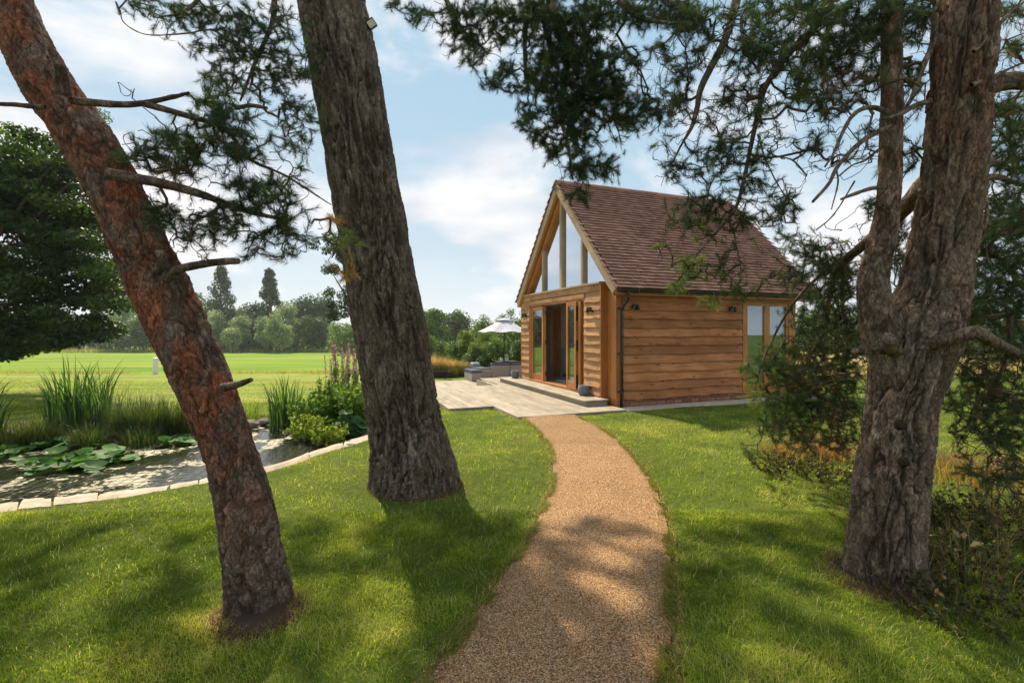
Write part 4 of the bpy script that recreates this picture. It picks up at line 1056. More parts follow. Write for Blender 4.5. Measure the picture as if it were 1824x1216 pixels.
class Skel:
    def __init__(s, origin): s.o = np.array(origin); s.p = []; s.par = []; s.shoot = []; s.fixed = []
    def limb(s, pts, n=None, attach=None):
        pts = np.array(pts, float); n = n or max(4, int(np.sum(np.linalg.norm(np.diff(pts, axis=0), axis=1)) / .07)); C = catmull(pts, n)
        prev = -1
        for q in C: s.p.append(q); s.par.append(prev); s.fixed.append(True); prev = len(s.p) - 1
        return C
    def grow(s, tips, colid, rg, seg=.07, droop=.10, jit=.16, shoot_p=.3):
        tips = np.asarray(tips); base = np.array(s.p); d0 = np.array([np.min(np.linalg.norm(base - t, axis=1)) for t in tips]); order = np.argsort(d0)
        pos = np.zeros((len(s.p) + len(tips) * 60, 3)); pos[:len(s.p)] = base; n = len(s.p)
        for i in order:
            t = tips[i]; dd = np.linalg.norm(pos[:n] - t, axis=1); near = int(np.argmin(dd * (1 + .25 * rg.random(n)))); a = pos[near].copy(); L = np.linalg.norm(t - a)
            if L < .02: continue
            m = int(min(55, max(2, math.ceil(L / seg)))); off = rg.normal(0, jit, 3) * L; off2 = rg.normal(0, jit * .5, 3) * L; prev = near
            for k in range(1, m + 1):
                u = k / m; q = a + (t - a) * u + off * math.sin(math.pi * u) + off2 * math.sin(2 * math.pi * u); q[2] += droop * L * math.sin(math.pi * u)
                q = q + rg.normal(0, .004, 3) * (u < 1)
                pos[n] = q; s.p.append(q); s.par.append(prev); s.fixed.append(False)
                if k == m or (k >= m - 2 and rg.random() < shoot_p):
                    dr = unit(q - pos[prev]); s.shoot.append((q, dr, colid[i]))
                prev = n; n += 1
    def twig_mesh(s, r0=.0022, pw=.42, rmax=.03):
        n = len(s.p); cnt = np.zeros(n); ch = np.zeros(n, bool); par = np.array(s.par); fx = np.array(s.fixed)
        has = np.zeros(n, bool)
        for i in range(n):
            if par[i] >= 0: has[par[i]] = True
        cnt[~has] = 1
        for i in range(n - 1, -1, -1):
            if par[i] >= 0: cnt[par[i]] += cnt[i]
        r = np.minimum(r0 * np.maximum(cnt, 1) ** pw, rmax); idx = np.where((par >= 0) & ~fx)[0]; p = np.array(s.p)
        a = p[par[idx]]; b = p[idx]; d = unit(b - a); up = np.where(np.abs(d[:, 2:3]) > .9, np.array([[1., 0, 0]]), np.array([[0, 0, 1.]])); u = unit(np.cross(d, up)); w = np.cross(d, u)
        ra = np.where(fx[par[idx]], r[idx] * 1.15, r[par[idx]])[:, None]; ra = np.minimum(ra, r[idx][:, None] * 1.5); rb = r[idx][:, None]; a = a - d * ra * .4
        V = []
        for k in range(4):
            c, sn = math.cos(k * math.pi / 2), math.sin(k * math.pi / 2); V.append(a + (u * c + w * sn) * ra)
        for k in range(4):
            c, sn = math.cos(k * math.pi / 2), math.sin(k * math.pi / 2); V.append(b + (u * c + w * sn) * rb)
        V = np.stack(V, 1).reshape(-1, 3) - s.o; f_ = np.array([0, 1, 5, 4, 1, 2, 6, 5, 2, 3, 7, 6, 3, 0, 4, 7]); L = (f_[None] + (np.arange(len(idx)) * 8)[:, None]).ravel(); return V, L, 4
NPAL = np.array([(.030, .060, .020), (.075, .12, .026), (.17, .21, .045), (.46, .25, .04), (.17, .085, .035)])
def needles(shoots, o, N=70, Lmin=.036, Lmax=.062, w=.0020, stem=.09, rg=rng):
    S = len(shoots); p = np.array([q[0] for q in shoots]); d = np.array([q[1] for q in shoots]); ci = np.array([q[2] for q in shoots])
    d = unit(d + rg.normal(0, .22, (S, 3))); up = np.where(np.abs(d[:, 2:3]) > .9, np.array([[1., 0, 0]]), np.array([[0, 0, 1.]])); u = unit(np.cross(d, up)); v = np.cross(d, u)
    st = stem * rg.uniform(.6, 1.25, S); t = rg.random((S, N)) ** .8
    base = p[:, None] + d[:, None] * (t * st[:, None] - st[:, None] * .75)[..., None]
    az = rg.uniform(0, 2 * np.pi, (S, N)); el = (1.15 - .75 * t) * rg.uniform(.7, 1.2, (S, N))
    nd = d[:, None] * np.cos(el)[..., None] + (u[:, None] * np.cos(az)[..., None] + v[:, None] * np.sin(az)[..., None]) * np.sin(el)[..., None]
    nd[..., 2] += .10; nd = unit(nd)
    ln = rg.uniform(Lmin, Lmax, (S, N)) * rg.uniform(.8, 1.15, (S, 1))
    side = unit(np.cross(nd, rg.normal(0, 1, (S, N, 3)))) * (w / 2); tip = base + nd * ln[..., None]
    V = np.stack([base - side, base + side, tip], 2).reshape(-1, 3) - o
    c = NPAL[ci] * rg.uniform(.65, 1.35, (S, 1)); c = np.repeat(c, N, 0) * rg.uniform(.8, 1.2, (S * N, 1)); c = np.repeat(c, 3, 0)
    return V, np.arange(S * N * 3), 3, c
def blob_tips(blobs, ox, oy, sc, d, rd, per=105., cd_=0, rg=rng):
    """blobs given on an enlarged crop: (x, y, rx, ry[, colour[, depth]])"""
    T_ = []; Cc = []
    for b in blobs:
        px, py, rx, ry = ox + b[0] / sc, oy + b[1] / sc, b[2] / sc, b[3] / sc; c = b[4] if len(b) > 4 else cd_; dd = b[5] if len(b) > 5 else d
        n = max(2, int(.80 * math.pi * rx * ry / per * (dd / 4.0) ** -.0))
        for _ in range(n):
            w = rg.normal(0, .62, 3); w = w / max(1, np.linalg.norm(w) / 1.5); q = P(px + w[0] * rx, py + w[1] * ry, dd + w[2] * rd); T_.append(q)
            Cc.append(c if rg.random() > .12 else min(c + 1, 2) if c < 2 else c)
    return T_, Cc
def fill_poly(poly, d0, d1, n, cs=(0, 0, 0, 1), rg=rng):
    poly = np.array(poly, float); x0, y0 = poly.min(0); x1, y1 = poly.max(0); T_ = []; C_ = []
    while len(T_) < n:
        x = rg.uniform(x0, x1, 50); y = rg.uniform(y0, y1, 50); ok = inpoly(x, y, poly)
        for a, b in zip(x[ok], y[ok]): T_.append(P(a, b, rg.uniform(d0, d1))); C_.append(int(rg.choice(cs)))
    return T_[:n], C_[:n]
def bare(sk, T_, C_, seg=.03, droop=-.03, jit=.15):
    k = len(sk.shoot); sk.grow(T_, C_, rng, seg, droop, jit, 0); sk.shoot = sk.shoot[:k]
def PL_(lst, ox, oy, sc, d0, d1):
    n = len(lst); return [P(ox + x / sc, oy + y / sc, d0 + (d1 - d0) * i / max(1, n - 1)) for i, (x, y) in enumerate(lst)]
def finish(root, sk, N=70, nm='needles', **k):
    V, L, C = sk.twig_mesh(); tag(objnp('twigs', V, L, C, M['twig'], root), kind='stuff')
    V, L, C, c = needles(sk.shoot, sk.o, N, **k); tag(objnp(nm, V, L, C, M['needle'], root, cols=c), kind='stuff')
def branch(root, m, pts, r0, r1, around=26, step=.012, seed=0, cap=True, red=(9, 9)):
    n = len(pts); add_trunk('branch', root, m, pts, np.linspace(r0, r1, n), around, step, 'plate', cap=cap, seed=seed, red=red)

# ---- left leaning pine
dL = 2.80
bx, by = G(462, 1092)[0], G(462, 1092)[1] + .05
lp = empty('pine_tree', (bx, by, 0)); tag(lp, 'red barked pine leaning to the left in the foreground beside the pond', 'pine tree')
cl_ = [(465, 1135, 60), (463, 1090, 60), (452, 1000, 57), (436, 900, 53), (408, 800, 54), (372, 705, 57), (330, 610, 60), (283, 510, 61), (245, 430, 57), (200, 330, 55), (142, 230, 56), (85, 150, 53), (38, 60, 49), (5, -30, 45), (-25, -130, 42), (-60, -260, 38)]
ctr = [P(x, y, dL + (.0 if y > 900 else (900 - y) * .0001)) for x, y, w in cl_]; rad = [w * dL / F * (.83 if y > 880 else .75) for x, y, w in cl_]
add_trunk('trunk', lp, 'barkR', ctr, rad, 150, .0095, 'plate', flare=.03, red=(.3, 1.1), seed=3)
Z4 = (0, 0, 2.34)
sk = Skel(lp.location)
c = sk.limb(PL_([(300, 420), (460, 437), (600, 430), (720, 405), (780, 398), (788, 372)], *Z4, 2.6, 2.45)); branch(lp, 'barkR', c[::3], .020, .007, seed=11, red=(9, 9))
c = sk.limb(PL_([(600, 432), (700, 452), (800, 492), (900, 520), (980, 570), (1040, 660), (1120, 700), (1220, 750), (1330, 835), (1450, 872)], *Z4, 2.5, 3.2)); branch(lp, 'barkR', c[::3], .017, .004, seed=12)
c = sk.limb(PL_([(450, 725), (540, 738), (700, 770), (800, 795), (900, 835), (1000, 872), (1100, 895), (1200, 918), (1300, 930)], *Z4, 2.55, 2.75)); branch(lp, 'barkR', c[::3], .030, .010, seed=13)
c = sk.limb(PL_([(850, 600), (830, 650), (780, 660), (790, 720), (880, 760)], *Z4, 2.6, 2.7)); branch(lp, 'barkR', c[::3], .010, .004, seed=14)
branch(lp, 'barkR', PL_([(700, 1165), (740, 1125), (850, 1100), (930, 1090), (992, 1088)], *Z4, 2.6, 2.45), .024, .016, seed=15)
branch(lp, 'barkR', PL_([(265, 400), (258, 330), (247, 268)], *Z4, 2.55, 2.5), .034, .026, seed=16)
branch(lp, 'barkR', PL_([(190, 448), (110, 441), (60, 436), (0, 434), (-80, 430)], *Z4, 2.6, 2.5), .014, .009, seed=17)
branch(lp, 'barkR', [P(398, 690, 2.6), P(425, 684, 2.52), P(447, 676, 2.46)], .024, .012, seed=18)
branch(lp, 'barkR', [P(285, 480, 2.58), P(287, 462, 2.52), P(284, 446, 2.5)], .024, .018, seed=19)
branch(lp, 'barkR', PL_([(200, 240), (175, 150), (145, 60), (130, -60)], *Z4, 2.6, 2.7), .006, .004, seed=20)
branch(lp, 'barkR', PL_([(985, 450), (1040, 440), (1112, 450)], *Z4, 2.8, 2.7), .012, .009, seed=21)
tips, ci = blob_tips([(900, 420, 90, 70), (950, 520, 90, 60), (870, 500, 70, 60), (700, 580, 100, 50), (620, 650, 120, 45), (780, 640, 100, 60), (900, 620, 130, 70), (1000, 640, 70, 60), (1060, 780, 120, 55), (1120, 820, 90, 60), (1180, 900, 60, 50),
    (1200, 1000, 70, 50), (1100, 1000, 50, 40), (900, 920, 70, 60), (820, 960, 90, 50), (720, 930, 70, 50), (960, 960, 60, 40), (640, 900, 50, 50), (740, 720, 90, 30, 4), (1380, 930, 28, 22, 3), (1440, 1010, 45, 40, 2), (1440, 1140, 40, 28, 3), (1010, 870, 90, 40)], *Z4, 2.75, .22, 70)
sk.grow(tips, ci, rng, .06, .05, .17, .35)
tips, ci = blob_tips([(600, 560, 50, 60), (700, 1040, 60, 40), (540, 680, 40, 30), (650, 520, 40, 40), (840, 1080, 70, 30), (1250, 700, 80, 50), (560, 380, 12, 12)], *Z4, 2.7, .2, 300)
sh = len(sk.shoot); sk.grow(tips, ci, rng, .03, .0, .17, 0); sk.shoot = sk.shoot[:sh]       # bare dead twigs
T_, C_ = fill_poly([(200, 260), (440, 170), (560, 300), (570, 450), (420, 480), (300, 440), (250, 330)], 2.5, 3.1, 90); sk.grow(T_, C_, rng, .05, -.02, .16, .25)
T_, C_ = fill_poly([(200, 260), (440, 170), (560, 300), (570, 450), (420, 480), (300, 440), (250, 330)], 2.5, 3.1, 110); bare(sk, T_, C_)
finish(lp, sk, 66)

# ---- centre pine
bx, by = G(738, 878)[0], G(738, 878)[1] + .28
cp_ = empty('pine_tree', (bx, by, 0)); tag(cp_, 'tall grey barked pine standing in the lawn between pond and path', 'pine tree')
dC = by
cc = [(741, 935, 86), (739, 885, 80), (736, 840, 76), (727, 780, 68), (713, 700, 63), (697, 600, 64), (681, 510, 62), (667, 420, 61), (648, 320, 60), (631, 220, 59), (614, 120, 59), (594, 20, 59), (574, -80, 54), (555, -200, 50), (520, -380, 46), (480, -620, 40), (440, -900, 30)]
ctr = [P(x, y, dC) for x, y, w in cc]; rad = [w * dC / F * .98 for x, y, w in cc]
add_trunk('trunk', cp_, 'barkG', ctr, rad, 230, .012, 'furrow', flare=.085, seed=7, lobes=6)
sk = Skel(cp_.location)
Z5 = (700, 0, 3.04)
def offlimb(pts, r0, r1, seed): branch(cp_, 'barkB', pts, r0, r1, 22, .02, seed, False); sk.limb(pts)
offlimb([P(560, -160, dC), P(700, -260, 4.4), P(850, -250, 4.2), P(930, -120, 4.0), P(940, 0, 3.9), P(935, 60, 3.85), P(936, 140, 3.8)], .06, .012, 31)
offlimb([P(850, -250, 4.2), P(960, -120, 4.0), P(980, 0, 3.9), P(990, 40, 3.85), P(1016, 84, 3.8), P(1005, 140, 3.8), P(998, 200, 3.75), P(1012, 260, 3.7), P(1020, 320, 3.7)], .05, .006, 32)
offlimb([P(930, -120, 4.0), P(965, 0, 3.95), P(972, 60, 3.9), P(995, 125, 3.9)], .03, .009, 33)
offlimb([P(960, -120, 4.0), P(1070, -60, 3.8), P(1072, 0, 3.8), P(1052, 52, 3.8), P(1030, 100, 3.75)], .03, .009, 34)
offlimb([P(1070, -60, 3.8), P(1120, 20, 3.7), P(1180, 40, 3.6), P(1240, 40, 3.5)], .024, .008, 35)
offlimb([P(700, -260, 4.4), P(760, -80, 4.2), P(800, 10, 4.1), P(830, 60, 4.0), P(870, 95, 3.95)], .03, .005, 36)
offlimb([P(570, -120, dC), P(500, -140, 4.4), P(490, -20, 4.3), P(485, 40, 4.3), P(455, 110, 4.2), P(428, 180, 4.1)], .04, .008, 37)
offlimb([P(500, -140, 4.4), P(420, -80, 4.2), P(370, -20, 4.1), P(330, 20, 4.0), P(290, 30, 3.95)], .03, .006, 38)
offlimb([P(430, 90, 4.1), P(380, 55, 4.05), P(330, 60, 4.0), P(262, 62, 3.95), P(222, 42, 3.9), P(214, 20, 3.9)], .006, .003, 39)
tips, ci = blob_tips([(140, 80, 60, 45), (10, 20, 40, 30), (330, 130, 60, 90), (430, 260, 80, 80), (480, 60, 150, 60), (590, 160, 120, 80), (750, 80, 150, 80), (900, 150, 150, 130), (1050, 100, 120, 90), (1250, 80, 180, 80), (1450, 60, 150, 60), (1600, 100, 120, 90), (1440, 270, 50, 35), (1300, 340, 60, 40), (1200, 290, 60, 50),
    (555, 465, 70, 35), (590, 390, 60, 40), (760, 430, 120, 90), (900, 420, 120, 120), (1050, 380, 100, 140), (1000, 560, 200, 120), (1200, 480, 120, 90), (1250, 650, 80, 80), (1380, 600, 140, 80), (720, 640, 55, 70), (780, 750, 60, 50), (860, 830, 60, 40), (980, 760, 120, 80), (1080, 880, 110, 60), (1160, 950, 60, 35), (1000, 930, 80, 50), (1000, 1060, 50, 45), (1100, 480, 120, 130), (960, 640, 110, 80), (850, 300, 120, 80), (1000, 250, 100, 80)], *Z5, 3.8, .22, 30)
sk.grow(tips, ci, rng, .07, .06, .15, .35)
tips, ci = blob_tips([(600, 20, 100, 40), (780, 60, 130, 60), (860, 120, 60, 40), (840, 205, 60, 25), (900, 60, 150, 50), (950, 200, 90, 60), (1050, 110, 110, 80), (1000, 250, 90, 50), (930, 340, 70, 60), (1110, 340, 90, 60), (1180, 290, 90, 50), (1130, 230, 90, 90), (1200, 440, 90, 60), (1210, 550, 60, 40), (1230, 610, 50, 35), (1180, 100, 60, 80), (1010, 130, 80, 50), (1290, 500, 30, 60), (880, 310, 50, 35), (1270, 300, 60, 60)], *Z4, 4.2, .3, 66)
sk.grow(tips, ci, rng, .07, .04, .17, .3)
T_, C_ = fill_poly([(700, 0), (1250, 0), (1240, 90), (1160, 240), (1090, 330), (1000, 335), (930, 240), (900, 140), (800, 110), (740, 50)], 3.4, 4.4, 80); sk.grow(T_, C_, rng, .06, -.02, .16, .3)
T_, C_ = fill_poly([(700, 0), (1250, 0), (1240, 90), (1160, 240), (1090, 330), (1000, 335), (930, 240), (900, 140), (800, 110), (740, 50)], 3.4, 4.4, 200); bare(sk, T_, C_)
T_, C_ = fill_poly([(260, 0), (570, 0), (585, 250), (550, 300), (440, 180), (330, 90), (250, 50)], 3.8, 4.6, 90); sk.grow(T_, C_, rng, .06, -.02, .16, .3)
T_, C_ = fill_poly([(260, 0), (570, 0), (585, 250), (550, 300), (440, 180), (330, 90), (250, 50)], 3.8, 4.6, 110); bare(sk, T_, C_)
finish(cp_, sk, 78)
# high spreading crown above the frame, unseen, tips placed to shade the near lawn
sk = Skel(cp_.location)
def lb(pts, r0, r1, sd_): branch(cp_, 'barkB', [np.array(p, float) for p in pts], r0, r1, 14, .05, sd_, False); sk.limb([np.array(p, float) for p in pts])
top = P(440, -900, dC)
lb([top, top + (-1.2, 2.2, 1.0), (-4.2, 8.2, 10.6), (-5.2, 12.6, 12.2)], .12, .02, 51)
lb([top, top + (.2, 2.6, 1.2), (-2.4, 8.4, 10.9), (-2.2, 12.0, 12.0)], .10, .02, 52)
lb([(-4.2, 8.2, 10.6), (-6.2, 9.8, 11.2), (-8.2, 11.8, 12.0)], .06, .02, 53)
n_ = 3600
tx_ = rng.uniform(-6, 5, n_); ty_ = rng.uniform(.2, 3.9, n_); tz_ = rng.uniform(10.3, 13.2, n_); sh_ = tz_ / math.tan(R(SUN_EL))
cx_ = tx_ + SUN_H.x * sh_; cy_ = ty_ + SUN_H.y * sh_
okc = fbm2(cx_, cy_, 1.9, 3, 41) > .53
T_ = list(np.stack([cx_, cy_, tz_], 1)[okc])
T_ = [t for t in T_ if t[2] > EYE + .715 * t[1] + .25]
sk.grow(T_, [0] * len(T_), rng, .25, .05, .12, .5)
V, L, C = sk.twig_mesh(.006, .45, .05); tag(objnp('upper_shade_twigs', V, L, C, M['twig'], cp_), kind='stuff')
V, L, C, c = needles(sk.shoot, sk.o, 60, Lmin=.10, Lmax=.17, w=.016, stem=.28); tag(objnp('upper_shade_needles', V, L, C, M['needle'], cp_, cols=c), kind='stuff')
# floodlight strapped to the centre trunk
fl_ = empty('floodlight', tuple(P(655, 36, dC - .12)), 0); tag(fl_, 'small black floodlight fixed high on the grey centre pine', 'floodlight')
Mx = Matrix.Rotation(R(-35), 4, 'Y') @ Matrix.Rotation(R(20), 4, 'X')
MB().box(-.045, .045, -.02, .02, -.055, .035, .006, Matrix.Translation((.03, 0, -.03)) @ Mx).build('housing', M['blackmetal'], fl_)
MB().box(-.035, .035, -.024, -.019, -.045, .02, .002, Matrix.Translation((.03, 0, -.03)) @ Mx).build('lens', M['lens'], fl_)
MB().tube([(-.06, 0, .01), (-.02, 0, .02), (.02, 0, -.0)], .008, 6).build('bracket', M['blackmetal'], fl_)

# ---- right pine
bx, by = G(1585, 1040)[0], G(1585, 1040)[1] + .1
rp = empty('pine_tree', (bx, by, 0)); tag(rp, 'twin stemmed pine on the right, its trunk forking above a sawn stub', 'pine tree')
dR = by
rc = [(1580, 1085, 80), (1578, 1030, 74), (1579, 960, 70), (1584, 880, 69), (1596, 800, 67), (1606, 720, 67), (1620, 650, 76), (1636, 590, 82), (1662, 520, 66), (1680, 430, 60), (1697, 330, 58), (1706, 220, 57), (1714, 110, 56), (1722, 0, 54), (1725, -120, 52), (1738, -300, 46), (1750, -600, 36)]
ctr = [P(x, y, dR) for x, y, w in rc]; rad = [w * dR / F * .77 for x, y, w in rc]
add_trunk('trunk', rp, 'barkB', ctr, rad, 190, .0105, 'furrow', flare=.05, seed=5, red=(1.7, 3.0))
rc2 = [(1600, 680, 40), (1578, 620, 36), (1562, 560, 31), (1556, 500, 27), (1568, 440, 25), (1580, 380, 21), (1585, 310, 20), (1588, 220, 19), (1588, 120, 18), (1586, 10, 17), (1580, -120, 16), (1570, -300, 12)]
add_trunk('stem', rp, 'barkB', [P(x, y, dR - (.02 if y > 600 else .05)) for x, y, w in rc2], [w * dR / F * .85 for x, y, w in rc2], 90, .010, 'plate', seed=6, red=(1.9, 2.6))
sk = Skel(rp.location)
Z6 = (1200, 0, 2.171)
def rl(pts, r0, r1, sd_, cap=True, around=26): branch(rp, 'barkB', pts, r0, r1, around, .012, sd_, cap); sk.limb(pts)
def Z(lst, d0, d1): return PL_(lst, *Z6, d0, d1)
rl([P(1715, -60, dR), P(1500, -160, 3.3), P(1340, -100, 3.5), P(1312, 0, 3.5)] + Z([(200, 150), (110, 330), (90, 420), (70, 490), (30, 560), (-10, 640)], 3.5, 3.5), .045, .004, 61)
rl([P(1586, -20, dR - .1), P(1520, -60, 3.1)] + Z([(560, 90), (470, 180), (420, 240), (350, 350), (310, 510), (270, 700), (230, 820), (110, 960), (30, 1070), (-20, 1110)], 3.2, 3.7), .030, .004, 62)
rl(Z([(325, 520), (350, 600), (390, 690), (440, 770), (490, 820)], 3.3, 3.3), .006, .003, 63)
rl(Z([(360, 580), (400, 605), (460, 620), (515, 680)], 3.3, 3.2), .004, .002, 64)
rl(Z([(228, 870), (240, 940), (260, 1040), (250, 1110)], 3.6, 3.7), .005, .003, 65)
rl(Z([(835, 440), (790, 420), (740, 418), (690, 450), (650, 520), (620, 590), (585, 645)], 2.85, 2.6), .016, .005, 66)
rl(Z([(830, 490), (780, 515), (730, 545), (680, 590), (630, 650), (600, 710), (538, 780)], 2.85, 2.5), .017, .007, 67)
rl(Z([(835, 720), (760, 730), (700, 750), (648, 770)], 2.8, 2.5), .013, .007, 68)
rl(Z([(790, 580), (740, 620), (690, 640), (640, 680)], 2.9, 2.7), .008, .003, 69)
rl(Z([(770, 440), (755, 500), (750, 570), (790, 590)], 2.9, 2.9), .006, .003, 70)
rl(Z([(630, 660), (635, 710), (610, 810)], 2.6, 2.6), .005, .002, 71); rl(Z([(700, 700), (640, 800), (600, 850), (550, 890)], 2.8, 2.9), .005, .002, 72)
rl(Z([(1010, 60), (1000, 170), (960, 270), (920, 380), (880, 440)], 3.0, 2.9), .020, .008, 73); rl(Z([(990, 390), (930, 410), (870, 445), (800, 460)], 2.9, 2.8), .017, .010, 74)
# main low limb sweeping down to the left
low = Z([(1050, 640), (990, 700), (940, 750), (900, 800), (860, 840), (790, 900), (720, 960), (660, 1010), (620, 1080), (595, 1180)], 3.2, 4.6)
rl(low, .075, .022, 75, True, 40)
rl([low[-1], P(1468, 590, 4.8), P(1440, 640, 5.0), P(1420, 700, 5.0), P(1400, 760, 4.9)], .022, .006, 76)
rl([low[-3], P(1500, 540, 4.6), P(1510, 620, 4.9), P(1490, 700, 5.0), P(1480, 780, 5.0)], .022, .006, 77)
rl([low[-3], P(1450, 500, 4.6), P(1400, 560, 4.8), P(1360, 640, 4.9), P(1345, 690, 4.9)], .018, .005, 78)
rl([P(1400, 600, 4.8), P(1370, 650, 4.75), P(1350, 668, 4.7), P(1322, 676, 4.65)], .008, .003, 79)
rl([P(1370, 700, 4.9), P(1360, 760, 4.8), P(1350, 790, 4.8), P(1318, 792, 4.8)], .006, .003, 80)
# right-hand limbs
rl(Z([(1130, 372), (1200, 345), (1260, 320), (1355, 315), (1500, 330)], 3.08, 3.1), .058, .05, 81, True, 40)
rl(Z([(1120, 660), (1170, 650), (1230, 635), (1300, 625), (1400, 600)], 3.0, 3.6), .026, .014, 82); rl(Z([(1110, 700), (1170, 690), (1250, 685), (1300, 700), (1400, 730)], 3.0, 3.5), .026, .014, 83)
rl(Z([(1070, 935), (1130, 950), (1200, 965), (1260, 1000), (1330, 1090)], 3.0, 3.8), .020, .010, 84); rl(Z([(1110, 690), (1170, 700), (1210, 800), (1190, 930), (1160, 960)], 3.0, 3.1), .010, .006, 85)
rl([P(1655, 612, 2.9), P(1700, 602, 2.75), P(1740, 592, 2.7), P(1775, 612, 3.0), P(1840, 640, 3.6)], .040, .030, 86, True, 40)
rl([P(1590, 622, 2.9), P(1555, 626, 2.75), P(1522, 625, 2.6)], .024, .020, 87, True)
rl([P(1592, 625, 2.8), P(1586, 612, 2.65), P(1584, 602, 2.58)], .040, .034, 88, True, 30)
rl([P(1800, 560, 3.4), P(1790, 640, 3.6), P(1760, 700, 3.8), P(1720, 760, 3.9), P(1690, 770, 3.8)], .016, .006, 89)
rl([P(1760, 640, 3.8), P(1740, 720, 4.0), P(1780, 780, 4.0), P(1830, 830, 4.0)], .012, .005, 90)
rl(Z([(1160, 200), (1240, 130), (1280, 70), (1340, 20), (1400, -30)], 2.9, 3.2), .010, .006, 91); rl(Z([(1150, 330), (1230, 300), (1290, 270), (1360, 240)], 2.9, 3.2), .012, .006, 92)
hang = [(60, 90, 70, 60), (20, 300, 55, 60), (20, 400, 40, 60), (10, 650, 40, 45), (90, 850, 60, 45), (60, 1060, 60, 40, 1), (20, 1110, 45, 25, 1), (130, 780, 80, 50), (150, 640, 70, 60), (200, 560, 70, 60), (220, 400, 70, 60), (110, 200, 50, 60), (50, 1010, 60, 30, 2), (130, 1170, 40, 22, 2), (240, 1130, 40, 35, 1), (200, 1030, 50, 40), (300, 250, 90, 90), (330, 620, 60, 50), (290, 720, 60, 50), (260, 830, 60, 45)]
tips, ci = blob_tips(hang, *Z6, 3.6, .2, 52); sk.grow(tips, ci, rng, .06, .02, .16, .35)
mid = [(280, 150, 60, 60), (380, 60, 150, 70), (520, 50, 120, 60), (700, 60, 150, 80), (520, 300, 90, 90, 1), (470, 390, 60, 40, 1), (700, 200, 80, 60), (640, 330, 80, 50, 4), (600, 420, 70, 50), (560, 560, 50, 30), (420, 800, 60, 50), (380, 850, 50, 40), (900, 600, 40, 60), (900, 300, 60, 60), (920, 100, 80, 60), (780, 120, 90, 70), (640, 130, 100, 70), (430, 200, 80, 80), (760, 300, 60, 70), (570, 220, 90, 60), (350, 440, 50, 40), (770, 800, 40, 30), (860, 30, 120, 50)]
tips, ci = blob_tips(mid, *Z6, 3.2, .35, 58); sk.grow(tips, ci, rng, .06, .03, .15, .35)
rgt = [(1290, 50, 60, 40), (1330, 180, 40, 35), (1300, 450, 60, 70), (1260, 560, 70, 60), (1320, 640, 60, 60), (1280, 800, 90, 100), (1220, 1000, 90, 100), (1330, 1000, 70, 110), (1240, 1130, 100, 80), (1200, 880, 60, 60), (1330, 520, 50, 70), (1340, 900, 50, 70), (1180, 1180, 50, 40)]
tips, ci = blob_tips(rgt, *Z6, 3.5, .35, 45); sk.grow(tips, ci, rng, .06, .02, .17, .35)
Z7 = (1200, 540, 1.798)
rb = [(960, 250, 70, 45), (1050, 300, 80, 60), (1000, 400, 60, 50), (1080, 450, 60, 50), (1010, 550, 70, 20), (1090, 565, 40, 22), (1060, 120, 60, 60), (1010, 190, 60, 40), (900, 330, 35, 35), (930, 160, 40, 50), (1090, 200, 40, 50), (1080, 360, 50, 50), (960, 80, 40, 40), (1100, 30, 40, 50), (1010, 20, 60, 50)]
tips, ci = blob_tips(rb, *Z7, 3.9, .35, 42); sk.grow(tips, ci, rng, .06, .02, .17, .35)
bush = [(345, 150, 40, 35, 1), (290, 180, 40, 35, 1), (230, 215, 30, 14, 1), (350, 220, 80, 60, 1), (430, 200, 80, 80), (500, 150, 90, 90), (540, 250, 60, 80), (450, 320, 90, 70), (380, 320, 70, 50, 1), (320, 340, 50, 50, 1), (540, 380, 50, 60), (480, 430, 90, 40, 4), (400, 420, 80, 45, 1), (350, 390, 60, 40, 1), (235, 470, 30, 12, 1), (270, 490, 35, 10, 1), (430, 60, 70, 50), (520, 40, 60, 50), (300, 400, 45, 25, 1), (250, 290, 35, 30, 2), (460, 240, 60, 80, 4), (400, 260, 80, 80), (470, -20, 60, 40), (530, -90, 60, 50), (560, 100, 40, 90), (530, 470, 50, 25, 4)]
tips, ci = blob_tips(bush, *Z7, 4.95, .35, 34); sk.grow(tips, ci, rng, .08, .03, .15, .35)
bsh2 = [(520, 960, 60, 50), (560, 1030, 60, 60), (480, 1060, 60, 50), (450, 930, 40, 40), (620, 1000, 50, 60), (660, 1080, 50, 50), (600, 1130, 60, 50), (890, 1000, 50, 60), (930, 1080, 50, 60), (880, 900, 40, 50)]
tips, ci = blob_tips(bsh2, *Z6, 4.4, .3, 36); sk.grow(tips, ci, rng, .08, .03, .17, .3)
for (bl, zz, dd) in (([(400, 560, 90, 60), (560, 480, 80, 60), (650, 620, 90, 70), (470, 760, 60, 60), (700, 880, 80, 60), (880, 900, 60, 50)], Z6, 3.3), ([(520, 300, 80, 120), (440, 200, 90, 90), (1000, 250, 90, 120), (1050, 450, 60, 90)], Z7, 4.6)):
    tips, ci = blob_tips(bl, *zz, dd, .3, 330); sh = len(sk.shoot); sk.grow(tips, ci, rng, .03, -.02, .17, 0); sk.shoot = sk.shoot[:sh]
R1 = [(1180, -20), (1650, -20), (1640, 200), (1560, 330), (1500, 280), (1420, 340), (1330, 430), (1250, 410), (1190, 430), (1160, 300), (1170, 100)]
R2 = [(1765, 60), (1900, -40), (1900, 780), (1700, 750), (1690, 600), (1745, 300)]
R3 = [(1450, 440), (1600, 400), (1580, 640), (1530, 780), (1480, 820), (1380, 800), (1365, 720), (1400, 640), (1430, 520)]
R4 = [(1150, 420), (1330, 380), (1420, 470), (1420, 560), (1240, 520), (1180, 520)]
